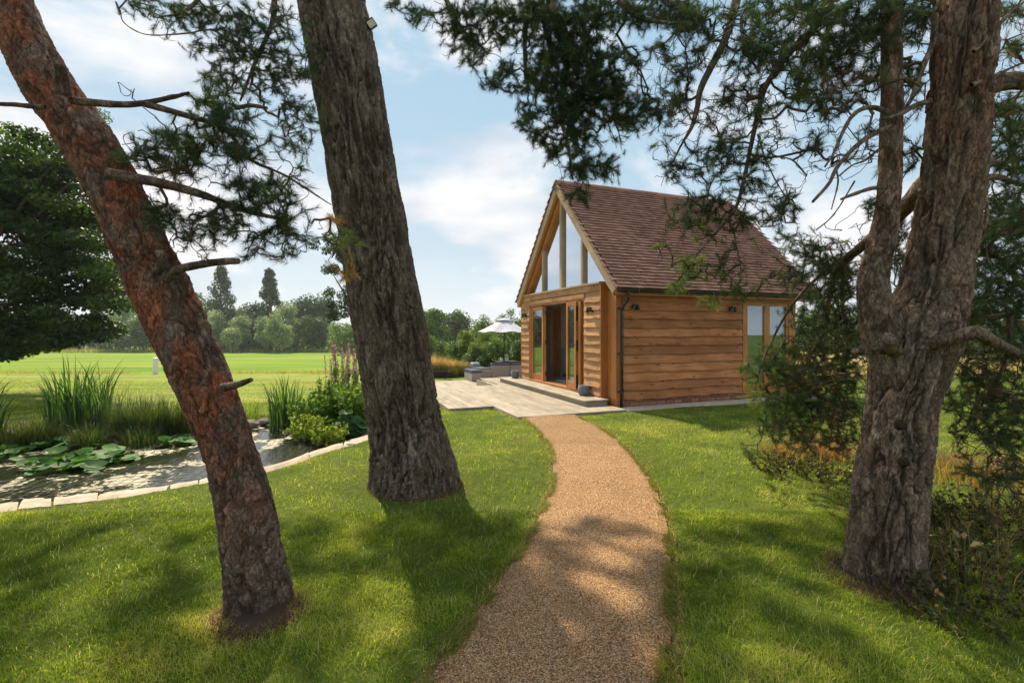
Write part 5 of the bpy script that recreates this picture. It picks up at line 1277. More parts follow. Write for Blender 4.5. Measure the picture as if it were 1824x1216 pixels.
for pl_, a_, b_, n1, n2, cs in ((R1, 2.9, 3.9, 300, 480, (0, 0, 0, 1)), (R2, 3.2, 4.4, 420, 420, (0, 0, 0, 1, 4)), ([(1690, 700), (1910, 680), (1910, 980), (1790, 960), (1700, 860)], 3.5, 4.6, 190, 330, (0, 0, 4, 0)), (R3, 4.1, 5.6, 420, 520, (0, 0, 1, 4, 1)), (R4, 3.3, 3.8, 40, 110, (0, 1, 2))):
    T_, C_ = fill_poly(pl_, a_, b_, n1, cs); sk.grow(T_, C_, rng, .06, -.02, .16, .3)
    T_, C_ = fill_poly(pl_, a_, b_, n2); bare(sk, T_, C_)
finish(rp, sk, 64)
# knots on the trunk
for (x, y) in ((1602, 756), (1608, 822)):
    MB().lathe([(0, .035), (.018, .034), (.026, .02), (.034, 0)], 12, (0, 0, 0), Matrix.Translation(Vector(P(x, y, dR - .235)) - rp.location) @ Matrix.Rotation(R(90), 4, 'X')).build('knot', M['barkB'], rp, True)

# ------------------------------------------------------------------ broadleaf crowns
def leafcloud(centres, radii, n, size, pal, o, flat=.0, rg=rng, core=.35, aspect=.6, sway=.35):
    """leaves spread over many overlapping clumps; each leaf a folded diamond of two triangles"""
    centres = np.asarray(centres, float); radii = np.asarray(radii, float)
    if radii.ndim == 1: radii = np.repeat(radii[:, None], 3, 1)
    w = (radii[:, 0] * radii[:, 2]); k = rg.choice(len(centres), n, p=w / w.sum())
    d = unit(rg.normal(0, 1, (n, 3))); rr_ = np.clip(1 - np.abs(rg.normal(0, core, n)), .05, 1.25)[:, None]
    p = centres[k] + d * radii[k] * rr_
    nrm = unit(d * .8 + rg.normal(0, .6, (n, 3)) + np.array([0, 0, .4])); a = unit(np.cross(nrm, rg.normal(0, 1, (n, 3)))); b = np.cross(nrm, a)
    s = size * rg.uniform(.6, 1.35, (n, 1)); t = p + a * s; u = p - a * s; l = p + b * s * aspect + nrm * s * .2; r = p - b * s * aspect + nrm * s * .2
    V = np.stack([t, l, u, r], 1).reshape(-1, 3) - o; L = np.array([0, 1, 2, 0, 2, 3])[None] + (np.arange(n) * 4)[:, None]
    pal = np.array(pal); tone = rg.uniform(0, 1, len(centres))[k]; kk = np.clip(tone * (len(pal) - 1) + rg.normal(0, .45, n), 0, len(pal) - 1.001); i = kk.astype(int); f_ = (kk - i)[:, None]
    c = (pal[i] * (1 - f_) + pal[i + 1] * f_) * rg.uniform(.75, 1.25, (n, 1)); return V, L.ravel(), 3, np.repeat(c, 4, 0)
def crown_clumps(c, rx, ry, rz, n, cr, rg=rng, shell=.55, shape='round'):
    d = unit(rg.normal(0, 1, (n, 3))); r = (shell + (1 - shell) * rg.random(n))[:, None]; p = d * r
    if shape == 'poplar': p[:, 2] = rg.uniform(-1, 1, n); wd = np.clip(1.12 - .95 * np.clip((p[:, 2] + .3) / 1.3, 0, 1) ** 1.3, .1, 1); a = rg.uniform(0, 6.28, n); q = rg.random(n) ** .5; p[:, 0] = np.cos(a) * q * wd; p[:, 1] = np.sin(a) * q * wd
    return np.array(c) + p * np.array([rx, ry, rz]), cr * rg.uniform(.6, 1.3, n)
DARK = [(.032, .068, .022), (.055, .105, .030), (.08, .14, .038)]
MID = [(.055, .10, .026), (.09, .155, .034), (.14, .21, .05)]
WIL = [(.17, .24, .10), (.25, .32, .15), (.33, .40, .21)]
OLV = [(.05, .08, .03), (.08, .11, .04), (.11, .15, .055)]
def far_tree(px, top, base, wpx, d, pal, label, cat='tree', name='tree', shape='round', n=4200, leaf=.30, cl=30, group=None, trunkfrac=.12, skew=0):
    top = top - (8 if d > 55 and shape == 'round' else 0); wpx = wpx * (1.15 if shape == 'round' else .95); X, Y = (px - 912) / F * d, d; zg = float(gz(X, Y)); zt = EYE + (HY - top) / F * d; H = zt - zg; rx = wpx / F * d / 2
    r = empty(name, (X, Y, zg)); tag(r, label, cat, group)
    zc = zg + H * (.5 + trunkfrac / 2); rz = H * (.5 - trunkfrac / 2)
    rx_ = rx * .82; crr = max(.16 * H, rx * .33) if shape == 'round' else rx * .55
    if shape == 'poplar': crr = rx * .42; rx_ = rx * 1.0
    c, cr_ = crown_clumps((X, Y, zc), rx_, rx_ * .8, rz * .88, cl, crr, shape=shape)
    rad3 = np.stack([cr_, cr_, cr_ * (1.5 if shape == 'poplar' else .85)], 1)
    V, L, C, col = leafcloud(c, rad3, n, leaf, pal, np.array(r.location)); objnp('crown', V, L, C, M['farleaf'], r, cols=col)
    tr = MB(); tr.tube([(0, 0, -.4), (.1, 0, H * .25), (0, .05, H * .6), (0, 0, H * .85)], [H * .022, H * .018, H * .01, H * .003], 7)
    for k in range(5):
        a = k * 2.4; z0 = H * (.2 + .1 * k); tr.tube([(0, 0, z0), (math.cos(a) * rx * .4, math.sin(a) * rx * .4, z0 + H * .12), (math.cos(a) * rx * .7, math.sin(a) * rx * .7, z0 + H * .22)], [H * .010, H * .006, H * .002], 5)
    tr.build('trunk', M['twig'], r); return r
F1 = 'poplar'
far_tree(393, 473, 627, 46, 104, DARK, 'left one of the two tall slender poplars beyond the meadow', 'tree', 'poplar_tree', F1, 6500, .26, 46, trunkfrac=.06)
far_tree(482, 469, 627, 38, 104, DARK, 'right one of the two tall slender poplars beyond the meadow', 'tree', 'poplar_tree', F1, 5600, .26, 40, trunkfrac=.06)
far_tree(347, 522, 627, 62, 112, MID, 'dark round tree immediately left of the left poplar', n=4200)
far_tree(455, 545, 627, 40, 100, DARK, 'dark bushy tree at the foot of the right poplar', n=3600)
far_tree(428, 556, 627, 60, 150, OLV, 'hazy low tree seen in the gap between the two poplars', n=2600, leaf=.4)
W_ = 'silvery willow bushes beyond the meadow'
far_tree(363, 573, 627, 27, 92, WIL, 'pale willow bush just right of the leaning red trunk', 'tree', 'willow_tree', n=2800, leaf=.2)
far_tree(383, 562, 627, 30, 95, WIL, 'grey green willow directly below the left poplar', 'tree', 'willow_tree', n=2800, leaf=.22)
far_tree(414, 585, 627, 28, 90, WIL, 'smallest silvery willow, low between the two poplars', 'tree', 'willow_tree', n=2400, leaf=.2)
far_tree(429, 569, 627, 32, 95, WIL, 'taller willow close behind the smallest silvery willow', 'tree', 'willow_tree', n=2800, leaf=.22)
far_tree(496, 565, 628, 38, 88, WIL, 'brightest rounded silver willow in front at the meadow edge', 'tree', 'willow_tree', n=4200, leaf=.19)
far_tree(472, 572, 627, 30, 92, WIL, 'pale willow crowding the left side of the brightest willow', 'tree', 'willow_tree', n=3000, leaf=.2)
far_tree(509, 546, 627, 44, 97, WIL, 'tall pale willow rising behind the brightest willow', 'tree', 'willow_tree', n=3800, leaf=.22)
far_tree(540, 528, 627, 46, 106, DARK, 'dark tree with domed top right of the pale willows', n=4200)
far_tree(575, 526, 627, 54, 108, DARK, 'broad dark tree left of the grey pine trunk', n=4400)
far_tree(556, 565, 627, 50, 97, DARK, 'low dark tree below the domed tree left of the grey pine', n=3000)
far_tree(607, 575, 627, 44, 84, WIL, 'grey willow behind the purple flowers', 'tree', 'willow_tree', n=3000, leaf=.2)
far_tree(218, 546, 627, 62, 100, WIL, 'pale willow beyond the meadow left of the leaning red trunk', 'tree', 'willow_tree', n=4200, leaf=.24)
far_tree(178, 560, 627, 56, 104, OLV, 'olive tree showing under the dark overhanging crown', n=3400)
far_tree(255, 572, 627, 44, 95, MID, 'low green tree touching the leaning red trunk', n=3000)
far_tree(120, 575, 627, 80, 110, OLV, 'wide olive tree far behind the left reeds', n=3400)
far_tree(45, 575, 627, 90, 112, MID, 'green tree at the far left end of the meadow', n=3400)
far_tree(300, 555, 627, 60, 118, OLV, 'tree mostly hidden behind the leaning red trunk', n=3000)
far_tree(-40, 560, 627, 110, 112, MID, 'green tree beyond the far left edge of the meadow', n=2600)
far_tree(775, 551, 632, 52, 60, MID, 'leafy tree just right of the grey pine trunk', n=4200, leaf=.17)
far_tree(812, 560, 632, 50, 70, OLV, 'hazy tree left of the hedge behind the parasol', n=3600, leaf=.2)
far_tree(745, 556, 632, 60, 72, DARK, 'dark tree half behind the grey pine trunk', n=3600, leaf=.2)
for i, (px, tp, w, d, pl, lb_) in enumerate([(1450, 560, 90, 70, MID, 'green tree seen past the right rear corner of the garden house'), (1530, 552, 100, 85, OLV, 'distant tree directly left of the forked trunk'), (1640, 565, 120, 95, DARK, 'distant tree hidden behind the forked trunk'), (1750, 560, 110, 80, MID, 'distant tree just right of the forked trunk'), (1850, 555, 120, 90, DARK, 'distant tree at the right edge of the picture')]):
    far_tree(px, tp, 640, w, d, pl, lb_, n=3200, leaf=.24)
# hedge line under the far trees
def hedge(x0, x1, y, h, n, pal, label, leaf=.2, name='hedge', dep=1.5):
    m_ = max(3, int((x1 - x0) / (h * .7))); xs = np.linspace(x0, x1, m_); c = np.stack([xs, y + rng.uniform(-.4, .4, m_), gz(xs, np.full(m_, y)) + h * rng.uniform(.35, .6, m_)], 1)
    r = empty(name, ((x0 + x1) / 2, y, float(gz((x0 + x1) / 2, y)))); tag(r, label, 'hedge'); rd = np.stack([np.full(m_, h * .62), np.full(m_, dep), h * rng.uniform(.4, .62, m_)], 1)
    V, L, C, col = leafcloud(c, rd, n, leaf, pal, np.array(r.location)); o = objnp('foliage', V, L, C, M['farleaf'], r, cols=col); tag(o, kind='stuff'); return r
hedge(-105, -48, 99, 3.8, 9000, OLV, 'low scrubby hedge along the left half of the far meadow edge', .24)
hedge(-62, -24, 98, 3.4, 8000, MID, 'low scrubby hedge below the poplars at the meadow edge', .22)
hedge(-24, 6, 70, 5.0, 12000, MID, 'hedge running behind the grey pine towards the garden house', .18)
hedge(18, 110, 80, 3.4, 9000, DARK, 'dark hedge across the stubble field on the right', .26)

def tree_near(name, label, cat, cl, rad, n, leaf, pal, base, trunkpts=None, tr=None, aspect=.6):
    r = empty(name, base); tag(r, label, cat)
    V, L, C, col = leafcloud(cl, rad, n, leaf, pal, np.array(base), aspect=aspect); objnp('crown' if cat == 'tree' else 'foliage', V, L, C, M['leaf'], r, cols=col)
    if trunkpts is not None:
        b = np.array(base)
        for pts, r0, r1 in trunkpts:
            pts = [Vector(np.array(p) - b) for p in pts]; MB().tube(pts, list(np.linspace(r0, r1, len(pts))), 9).build('trunk' if r0 > .12 else 'branch', M['twig'], r)
    return r
# dark spreading tree on the left
dk_ = 13.0
Cl = []; Rd = []
for (x, y, rx, ry) in [(40, 300, 60, 40), (110, 300, 50, 40), (-40, 280, 80, 60), (30, 380, 80, 60), (120, 370, 50, 50), (10, 460, 90, 70), (110, 460, 70, 60), (165, 470, 40, 40), (60, 540, 90, 60), (130, 550, 60, 40), (10, 590, 60, 35), (-60, 400, 80, 90), (-60, 540, 80, 80), (180, 520, 25, 25), (50, 600, 50, 22), (150, 590, 40, 18), (190, 500, 20, 20), (70, 260, 40, 25), (100, 600, 50, 20), (145, 420, 50, 50), (80, 420, 60, 60), (-10, 615, 50, 18), (60, 575, 70, 40), (30, 610, 60, 14), (190, 540, 22, 20), (90, 340, 60, 40), (160, 420, 40, 40), (-30, 350, 80, 80), (20, 330, 60, 50), (-20, 625, 60, 12), (20, 622, 40, 10), (60, 600, 50, 26), (110, 585, 60, 30), (170, 570, 34, 26), (195, 520, 20, 30)]:
    k_ = max(3, int(rx * ry / 340))
    for _ in range(k_):
        w = rng.normal(0, .42, 3); Cl.append(P(x + w[0] * rx, y + w[1] * ry, dk_ + rng.uniform(-1.6, 1.6))); Rd.append(.42 * rng.uniform(.7, 1.3))
Rd = np.array(Rd); Rd = np.stack([Rd * 1.35, Rd * 1.35, Rd * .55], 1)
b0 = P(-110, 640, dk_); b0[2] = float(gz(b0[0], b0[1]))
t0 = np.array(b0)
tree_near('hornbeam_tree', 'dark dense broadleaf tree hanging over the left side behind the pond', 'tree', Cl, Rd, 58000, .060, [(.012, .026, .007), (.02, .042, .009), (.034, .066, .012), (.06, .10, .018)], tuple(b0),
    [([t0 + (0, 0, -.3), t0 + (.05, 0, 1.2), t0 + (0, .1, 3.2), t0 + (.1, 0, 5.2)], .24, .06), ([t0 + (0, 0, 1.8), t0 + (1.2, .2, 2.5), t0 + (2.4, .1, 2.4)], .09, .02), ([t0 + (0, 0, 2.6), t0 + (-1.2, .4, 3.6), t0 + (-2.2, .3, 3.9)], .09, .02), ([t0 + (0, 0, 3.0), t0 + (1.1, -.3, 4.0), t0 + (1.9, -.2, 4.4)], .08, .02)])
# light sprays at its top
Cl = [P(x, y, 12.0) for x, y in [(20, 235), (60, 250), (110, 268), (150, 215), (170, 205), (35, 262), (85, 290), (150, 300), (190, 330), (195, 300), (200, 470), (180, 440)]]
tree_near('hazel_tree', 'loose light green shrub tree showing above the dark broadleaf crown', 'tree', Cl, np.array([[.32, .4, .22]] * len(Cl)), 2600, .045, [(.06, .12, .02), (.09, .16, .03), (.13, .19, .04)], (float(Cl[0][0]) - 1.9, 12.0, -.3),
    [([(Cl[0][0] - 1.9, 12.0, -.4), (Cl[0][0] - 1.4, 12, 2.5), tuple(Cl[5])], .1, .02), ([(Cl[0][0] - 1.4, 12, 2.5), tuple(Cl[2]), tuple(Cl[4])], .04, .01), ([(Cl[0][0] - 1.4, 12, 2.4), tuple(Cl[7]), tuple(Cl[9])], .03, .01)])
# mid-distance oak behind the centre trunk
Cl = []; Rd = []
for (x, y, rx, ry) in [(585, 435, 20, 25), (600, 480, 28, 30), (620, 450, 30, 40), (590, 520, 16, 20), (610, 545, 25, 25), (640, 500, 40, 60), (700, 480, 40, 60), (660, 440, 40, 50), (700, 530, 30, 40), (620, 415, 25, 20), (640, 570, 40, 25), (575, 455, 12, 12), (590, 565, 14, 18)]:
    for _ in range(max(2, int(rx * ry / 130))): w = rng.normal(0, .45, 3); Cl.append(P(x + w[0] * rx, y + w[1] * ry, 34 + w[2] * 2)); Rd.append(.42 * rng.uniform(.7, 1.3))
b0 = P(655, 640, 34); b0[2] = float(gz(b0[0], 34)); t0 = np.array(b0)
tree_near('oak_tree', 'dark tree with ragged crown directly behind the grey centre pine', 'tree', Cl, np.array(Rd), 15000, .085, [(.014, .03, .012), (.026, .05, .018), (.045, .08, .024)], tuple(b0), [([t0 + (0, 0, -.3), t0 + (0, 0, 3), t0 + (.2, 0, 7)], .3, .08), ([t0 + (0, 0, 3), t0 + (-1.5, 0, 5), t0 + (-2.4, 0, 6.5)], .1, .03)])

# hedge shrubs behind the patio, each its own shrub
BR = [(.06, .11, .024), (.105, .17, .034), (.17, .24, .05), (.26, .31, .09)]
for i, (px, tp, w, d, pl, lb_) in enumerate([
    (905, 542, 70, 26.0, BR, 'tallest leafy shrub directly behind the parasol'), (868, 552, 60, 27.0, BR, 'leafy shrub rising left of the parasol top'), (840, 575, 56, 27.5, BR, 'shrub just left of the parasol canopy'),
    (935, 545, 60, 25.5, BR, 'leafy shrub touching the left edge of the garden house'), (815, 590, 50, 28, MID, 'rounded shrub between dry grass and parasol'), (790, 602, 50, 30, MID, 'low shrub behind the tawny dry grass'),
    (880, 600, 60, 24.5, MID, 'dark glossy shrub below the parasol canopy, left of its pole'), (925, 600, 50, 24.0, MID, 'dark glossy shrub below the parasol canopy, right of its pole'), (845, 612, 50, 25.0, MID, 'shrub behind the ottoman'), (760, 590, 40, 32, MID, 'shrub peeping right of the grey pine trunk')]):
    X = (px - 912) / F * d; zg = float(gz(X, d)); zt = EYE + (HY - tp) / F * d; H = zt - zg; rx = w / F * d / 2
    c, cr_ = crown_clumps((X, d, zg + H * .5), rx * .8, rx * .6, H * .42, 26, .36)
    tree_near('hedge_shrub', lb_, 'shrub', c, cr_, 5200, .048, pl, (X, d, zg), [([(X, d, zg - .1), (X, d, zg + H * .5)], .05, .02)])
# tawny dry grass clump
def clump(name, label, cat, x, y, z, rx, ry, n, h0, h1, w, pal, bend=(.1, .6), seg=4, m='reed', az=None, curl=1.5, group=None, tips=None, part_='blades'):
    a = rng.uniform(0, 6.28, n); q = np.sqrt(rng.random(n)); bx_ = x + np.cos(a) * q * rx; by_ = y + np.sin(a) * q * ry; pal = np.array(pal)
    c = pal[rng.integers(0, len(pal), n)] * rng.uniform(.7, 1.3, (n, 1)); az_ = a + rng.normal(0, .6, n) if az is None else rng.normal(az, .9, n)
    hh = rng.uniform(h0, h1, n) * (1.05 - .3 * q)
    V, L, C, col = blades(bx_, by_, np.full(n, z), hh, w * rng.uniform(.7, 1.3, n), az_, rng.uniform(*bend, n), curl, c, seg, c * 1.15 if tips is None else np.array(tips)[rng.integers(0, len(tips), n)])
    r = empty(name, (x, y, z)); tag(r, label, cat, group); o = objnp(part_, V - np.array((x, y, z)), L, C, M[m], r, cols=col); tag(o, kind='stuff'); return r
DRY = [(.52, .33, .20), (.42, .27, .16), (.30, .22, .11), (.22, .13, .06)]
for px, d, h, w, lb_ in [(775, 22.5, 1.35, .45, 'tallest tawny dry grass clump beside the grey pine'), (798, 23.2, 1.15, .5, 'tawny dry grass clump left of the shrubs'), (822, 24.0, 1.0, .5, 'browner dry grass clump behind the ottoman')]:
    X = (px - 912) / F * d; clump('dry_grass_clump', lb_, 'grass clump', X, d, float(gz(X, d)) - .05, w, .4, 1500, h * .6, h, .022, DRY if px < 810 else DRY[1:] + [(.1, .12, .03)], (.05, .5), 3)
for px, d, h, lb_ in [(762, 22, .9, 'dark green rushes at the foot of the dry grass, left'), (790, 22.2, .8, 'dark green rushes at the foot of the dry grass, middle'), (830, 23.0, .8, 'dark green rushes at the foot of the dry grass, right')]:
    X = (px - 912) / F * d; clump('rush_clump', lb_, 'grass clump', X, d, float(gz(X, d)) - .05, .7, .3, 900, h * .6, h, .02, [(.05, .07, .02), (.08, .09, .03), (.12, .11, .04)], (.05, .4), 3)

# ------------------------------------------------------------------ pond-side plants
IR = [(.024, .06, .018), (.04, .09, .022), (.065, .125, .03)]
def gp(px, py, z=-.05): q = G(px, py, z); return q[0], q[1]
x, y = gp(128, 768); clump('iris_clump', 'tall sword leaved iris clump in the reeds left of the leaning trunk', 'iris', x, y, -.1, .42, .22, 130, .95, 1.42, .040, IR, (.05, .5), 6, curl=2.0)
x, y = gp(178, 772); clump('iris_clump', 'second sword leaved iris clump tight on the right of the tallest', 'iris', x, y, -.1, .25, .18, 60, .9, 1.35, .038, IR, (.05, .45), 6, curl=2.0)
x, y = gp(-30, 790); clump('iris_clump', 'arching iris leaves entering from the left edge of the picture', 'iris', x, y, -.1, .25, .2, 40, .95, 1.35, .040, IR, (.25, .85), 6, curl=2.0, az=0.2)
x, y = gp(505, 758); clump('iris_clump', 'upright iris clump on the pond margin between the two trunks', 'iris', x, y, -.1, .26, .18, 95, .7, 1.12, .031, IR, (.05, .45), 6, curl=2.0)
x, y = gp(445, 748); clump('sedge_clump', 'yellow green sedge just right of the leaning trunk', 'sedge', x, y, -.1, .2, .15, 120, .35, .6, .012, [(.16, .22, .04), (.22, .27, .06)], (.1, .6), 4)
SED = [(.025, .045, .012), (.045, .075, .018), (.09, .10, .03)]
for px, py, h, n, lb_ in [(225, 775, .62, 420, 'dark fine sedge right of the tall iris'), (262, 778, .62, 420, 'dark fine sedge in the middle of the left bank'), (300, 772, .60, 420, 'dark fine sedge close to the leaning trunk'), (335, 770, .5, 300, 'dark sedge partly behind the leaning trunk'), (70, 788, .4, 320, 'low tangled sedge at the foot of the tall iris'), (20, 792, .36, 260, 'low tangled sedge at the left edge of the pond'), (160, 790, .32, 260, 'short sedge hanging over the water below the iris'), (250, 790, .28, 220, 'short sedge hanging over the water right of the iris')]:
    x, y = gp(px, py); clump('sedge_clump', lb_, 'sedge', x, y, -.1, .26, .2, int(n * 1.5), h * .6, h * 1.5, .009, SED, (.1, .8), 4, curl=1.6)
for px, py, h, lb_ in [(545, 750, .5, 'thin sedge on the bank between iris and purple flowers'), (575, 745, .6, 'thin sedge behind the marsh marigolds')]:
    x, y = gp(px, py); clump('sedge_clump', lb_, 'sedge', x, y, -.1, .22, .2, 300, h * .5, h * 1.2, .008, [(.09, .14, .03), (.15, .2, .05), (.22, .16, .06)], (.1, .7), 4)
# low herbs: stems carrying leaves
def herb(name, label, cat, x, y, z, rx, ry, h, nst, leaf, pal, perst=26, flower=None, fl_h=.25, aspect=.45, round_=False):
    r = empty(name, (x, y, z)); tag(r, label, cat); sm = MB(); P_ = []; FP = []
    for s_ in range(nst):
        a, q = rng.uniform(0, 6.28), math.sqrt(rng.random()); bx_, by_ = math.cos(a) * q * rx, math.sin(a) * q * ry; hh = h * rng.uniform(.65, 1.1); lx, ly = bx_ * .35 + rng.normal(0, .05), by_ * .35 + rng.normal(0, .05)
        pts = [(bx_, by_, 0), (bx_ + lx * .4, by_ + ly * .4, hh * .5), (bx_ + lx, by_ + ly, hh)]; sm.tube(pts, [.004, .003, .002], 4, False)
        for k in range(perst):
            t = rng.uniform(.15, .95 if flower is None else 1 - fl_h); P_.append((bx_ + lx * t + rng.normal(0, leaf * .6), by_ + ly * t + rng.normal(0, leaf * .6), hh * t))
        if flower is not None and rng.random() < .7:
            for k in range(50): t = rng.uniform(1 - fl_h, 1.0); rr_ = .016 * (1.15 - (t - 1 + fl_h) / fl_h); FP.append((bx_ + lx * t + rng.normal(0, rr_), by_ + ly * t + rng.normal(0, rr_), hh * t))
    o = sm.build('stems', M['twig'] if flower is None else M['stem'], r); tag(o, kind='stuff')
    pts = np.array(P_); V, L, C, c = leafcloud(pts, np.full(len(pts), leaf * .5), int(len(pts) * 1.3), leaf, pal, np.zeros(3), aspect=aspect); o = objnp('leaves', V, L, C, M['leaf'], r, cols=c); tag(o, kind='stuff')
    if FP: pts = np.array(FP); V, L, C, c = leafcloud(pts, np.full(len(pts), .004), int(len(pts) * 1.2), .016, flower, np.zeros(3), aspect=.7); o = objnp('flowers', V, L, C, M['leaf'], r, cols=c); tag(o, kind='stuff')
    return r
M['stem'] = simple('green_stem', (.09, .11, .04), .7, .2)
PUR = [(.30, .12, .28), (.42, .20, .38), (.52, .30, .46)]
LG = [(.08, .16, .02), (.13, .23, .03), (.20, .31, .05)]
for px, py, h, n, lb_ in [(612, 742, 1.42, 20, 'tallest purple loosestrife left of the grey pine trunk'), (630, 748, 1.25, 18, 'purple loosestrife touching the grey pine trunk'), (590, 750, 1.12, 14, 'shorter purple loosestrife on the left of its group')]:
    x, y = gp(px, py, 0); herb('loosestrife', lb_, 'flowering plant', x, y, -.05, .16, .14, h, n, .028, LG, 46, PUR, .30)
for px, py, h, rx, lb_ in [(600, 756, .85, .32, 'leafy light green bank plants below the purple flowers'), (635, 762, .8, .24, 'leafy bank plants against the grey pine trunk'), (560, 762, .6, .26, 'leafy plants right of the upright iris')]:
    x, y = gp(px, py, 0); herb('bank_plant', lb_, 'plant', x, y, -.08, rx, .22, h, 70, .030, LG, 34)
YG = [(.14, .22, .02), (.24, .32, .03), (.36, .40, .05)]
for px, py, h, rx, lb_ in [(552, 782, .42, .26, 'yellow green marsh marigold at the water edge, left mound'), (585, 790, .36, .22, 'yellow green marsh marigold at the water edge, right mound'), (545, 770, .3, .15, 'yellow green marsh marigold behind the left mound')]:
    x, y = gp(px, py, -.05); herb('marsh_marigold', lb_, 'plant', x, y, -.1, rx, .15, h, 46, .028, YG, 12, aspect=.9)

# big leaves as parts
def big_leaf_mesh(w, h, cup, notch, seed):
    r = random.Random(seed); n = 14; V = [(0, 0, 0)]; Fq = []
    for ring in (.5, 1.):
        for k in range(n + 1):
            a = notch + (2 * math.pi - 2 * notch) * k / n; wob = 1 + .07 * math.sin(a * 5 + seed); V.append((math.cos(a) * w * ring * wob, math.sin(a) * h * ring * wob, cup * ring * ring + (.06 * w * math.sin(a * 3 + seed)) * ring))
    for k in range(n): Fq.append((0, 1 + k, 2 + k)); Fq.append((1 + k, 1 + n + 1 + k, 2 + n + 1 + k, 2 + k))
    me = bpy.data.meshes.new('leaf'); me.from_pydata(V, [], Fq); me.polygons.foreach_set('use_smooth', [True] * len(Fq)); me.update(); return me
def leafmat(name, c0, c1, rough=.62):
    m = NM(name, rough, .22); n = m.noise(m.obj((1, 1, 1)), 9, 4); w = m.N('ShaderNodeTexNoise', {'Vector': m.obj(), 'Scale': 3.}); c = m.ramp(n, [(.3, c0), (.7, c1)])
    c = m.mix(1., c, m.ramp(m.rnd(), [(0, .6), (.7, 1.0), (1., 1.4)]), 'MULTIPLY'); m.color(c); m.translucent(m.mix(1., c, (1.4, 1.6, .6), 'MULTIPLY'), .25); m.bump(n, .3, .01); return m.m
M['lily'] = leafmat('lily_pad', (.03, .10, .018), (.075, .19, .03)); M['bigleaf'] = leafmat('elephant_ear_leaf', (.022, .07, .02), (.05, .12, .03))
pads = [big_leaf_mesh(.13, .12, .035, .18, 1), big_leaf_mesh(.12, .125, -.02, .15, 2), big_leaf_mesh(.115, .11, .05, .2, 3)]
for me in pads: me.materials.append(M['lily'])
def lilies(label, cells, n, h, s):
    cx_, cy_ = gp(*cells[0][:2], WATER); r = empty('water_lily', (cx_, cy_, WATER)); tag(r, label, 'water lily')
    tot = sum(c_[2] * c_[3] for c_ in cells)
    for c_ in cells:
        for _ in range(max(2, int(n * c_[2] * c_[3] / tot))):
            px, py = c_[0] + random.uniform(-1, 1) * c_[2], c_[1] + random.uniform(-1, 1) * c_[3]; zz = WATER + random.uniform(.01, h); x, y = gp(px, py, WATER)
            o = link('leaf', random.choice(pads), r); k = random.uniform(.6, 1.15) * s; tl = .15 + (zz - WATER) * 3
            o.matrix_local = Matrix.Translation((x - cx_, y - cy_, zz - WATER)) @ Matrix.Rotation(random.uniform(0, 6.28), 4, 'Z') @ Matrix.Rotation(random.uniform(-tl, tl), 4, 'X') @ Matrix.Rotation(random.uniform(-tl, tl) * .7, 4, 'Y') @ Matrix.Scale(k, 4)
lilies('large water lily mat stretching from the left edge of the pond', [(20, 800, 45, 12), (80, 795, 50, 11), (140, 792, 40, 8), (0, 815, 30, 8)], 62, .08, .95)
lilies('water lily group with raised leaves in the middle of the pond', [(120, 828, 60, 12), (170, 822, 60, 10), (215, 815, 35, 7), (80, 840, 35, 8), (150, 838, 40, 6)], 60, .09, .95)
lilies('small water lily group at the far bank by the leaning trunk', [(315, 787, 32, 9), (345, 782, 20, 7)], 26, .07, .9)
lf = [big_leaf_mesh(.10, .13, .03, .1, 7), big_leaf_mesh(.09, .12, -.03, .08, 8)]
for me in lf: me.materials.append(M['bigleaf'])
x, y = gp(618, 772, 0); r = empty('elephant_ear_plant', (x, y, -.05)); tag(r, 'broad glossy dark leaved plant beside the grey pine trunk at the pond', 'plant')
for k in range(46):
    a = random.uniform(0, 6.28); q = random.random() ** .5; o = link('leaf', random.choice(lf), r); zz = random.uniform(.04, .36) * (1.1 - q * .4)
    o.matrix_local = Matrix.Translation((math.cos(a) * q * .30, math.sin(a) * q * .18, zz)) @ Matrix.Rotation(a, 4, 'Z') @ Matrix.Rotation(random.uniform(.3, 1.0), 4, 'Y') @ Matrix.Scale(random.uniform(.6, 1.1), 4)
# bank rocks
def rock(x, y, z, s, label):
    n = 120; g = np.random.default_rng(int(abs(x * 100 + y * 10))); th = np.linspace(0, 2 * np.pi, 12, endpoint=False); ph = np.linspace(.15, np.pi - .15, 8); TH, PH = np.meshgrid(th, ph)
    d = np.stack([np.cos(TH) * np.sin(PH), np.sin(TH) * np.sin(PH), np.cos(PH)], 2).reshape(-1, 3); rr_ = .75 + .5 * fbm(d * 1.7 + x, 3, 3); v = d * rr_[:, None] * np.array([s, s * .7, s * .5])
    fq = [(i * 12 + k, i * 12 + (k + 1) % 12, (i + 1) * 12 + (k + 1) % 12, (i + 1) * 12 + k) for i in range(7) for k in range(12)] + [tuple(range(12))[::-1], tuple(range(84, 96))]
    o = MB().add([tuple(q) for q in v], fq).build('rock', M['rock']); o.location = (x, y, z); tag(o, label, 'rock')
for px, py, s, lb_ in [(5, 775, .22, 'dark rock on the bank at the left edge of the picture'), (445, 752, .16, 'dark rock on the bank right of the leaning trunk'), (470, 748, .13, 'smaller dark rock beside the bank rock'), (530, 765, .12, 'dark rock under the upright iris'), (625, 792, .10, 'small reddish rock at the pond corner by the grey pine')]:
    x, y = gp(px, py, 0); rock(x, y, -.03, s, lb_)
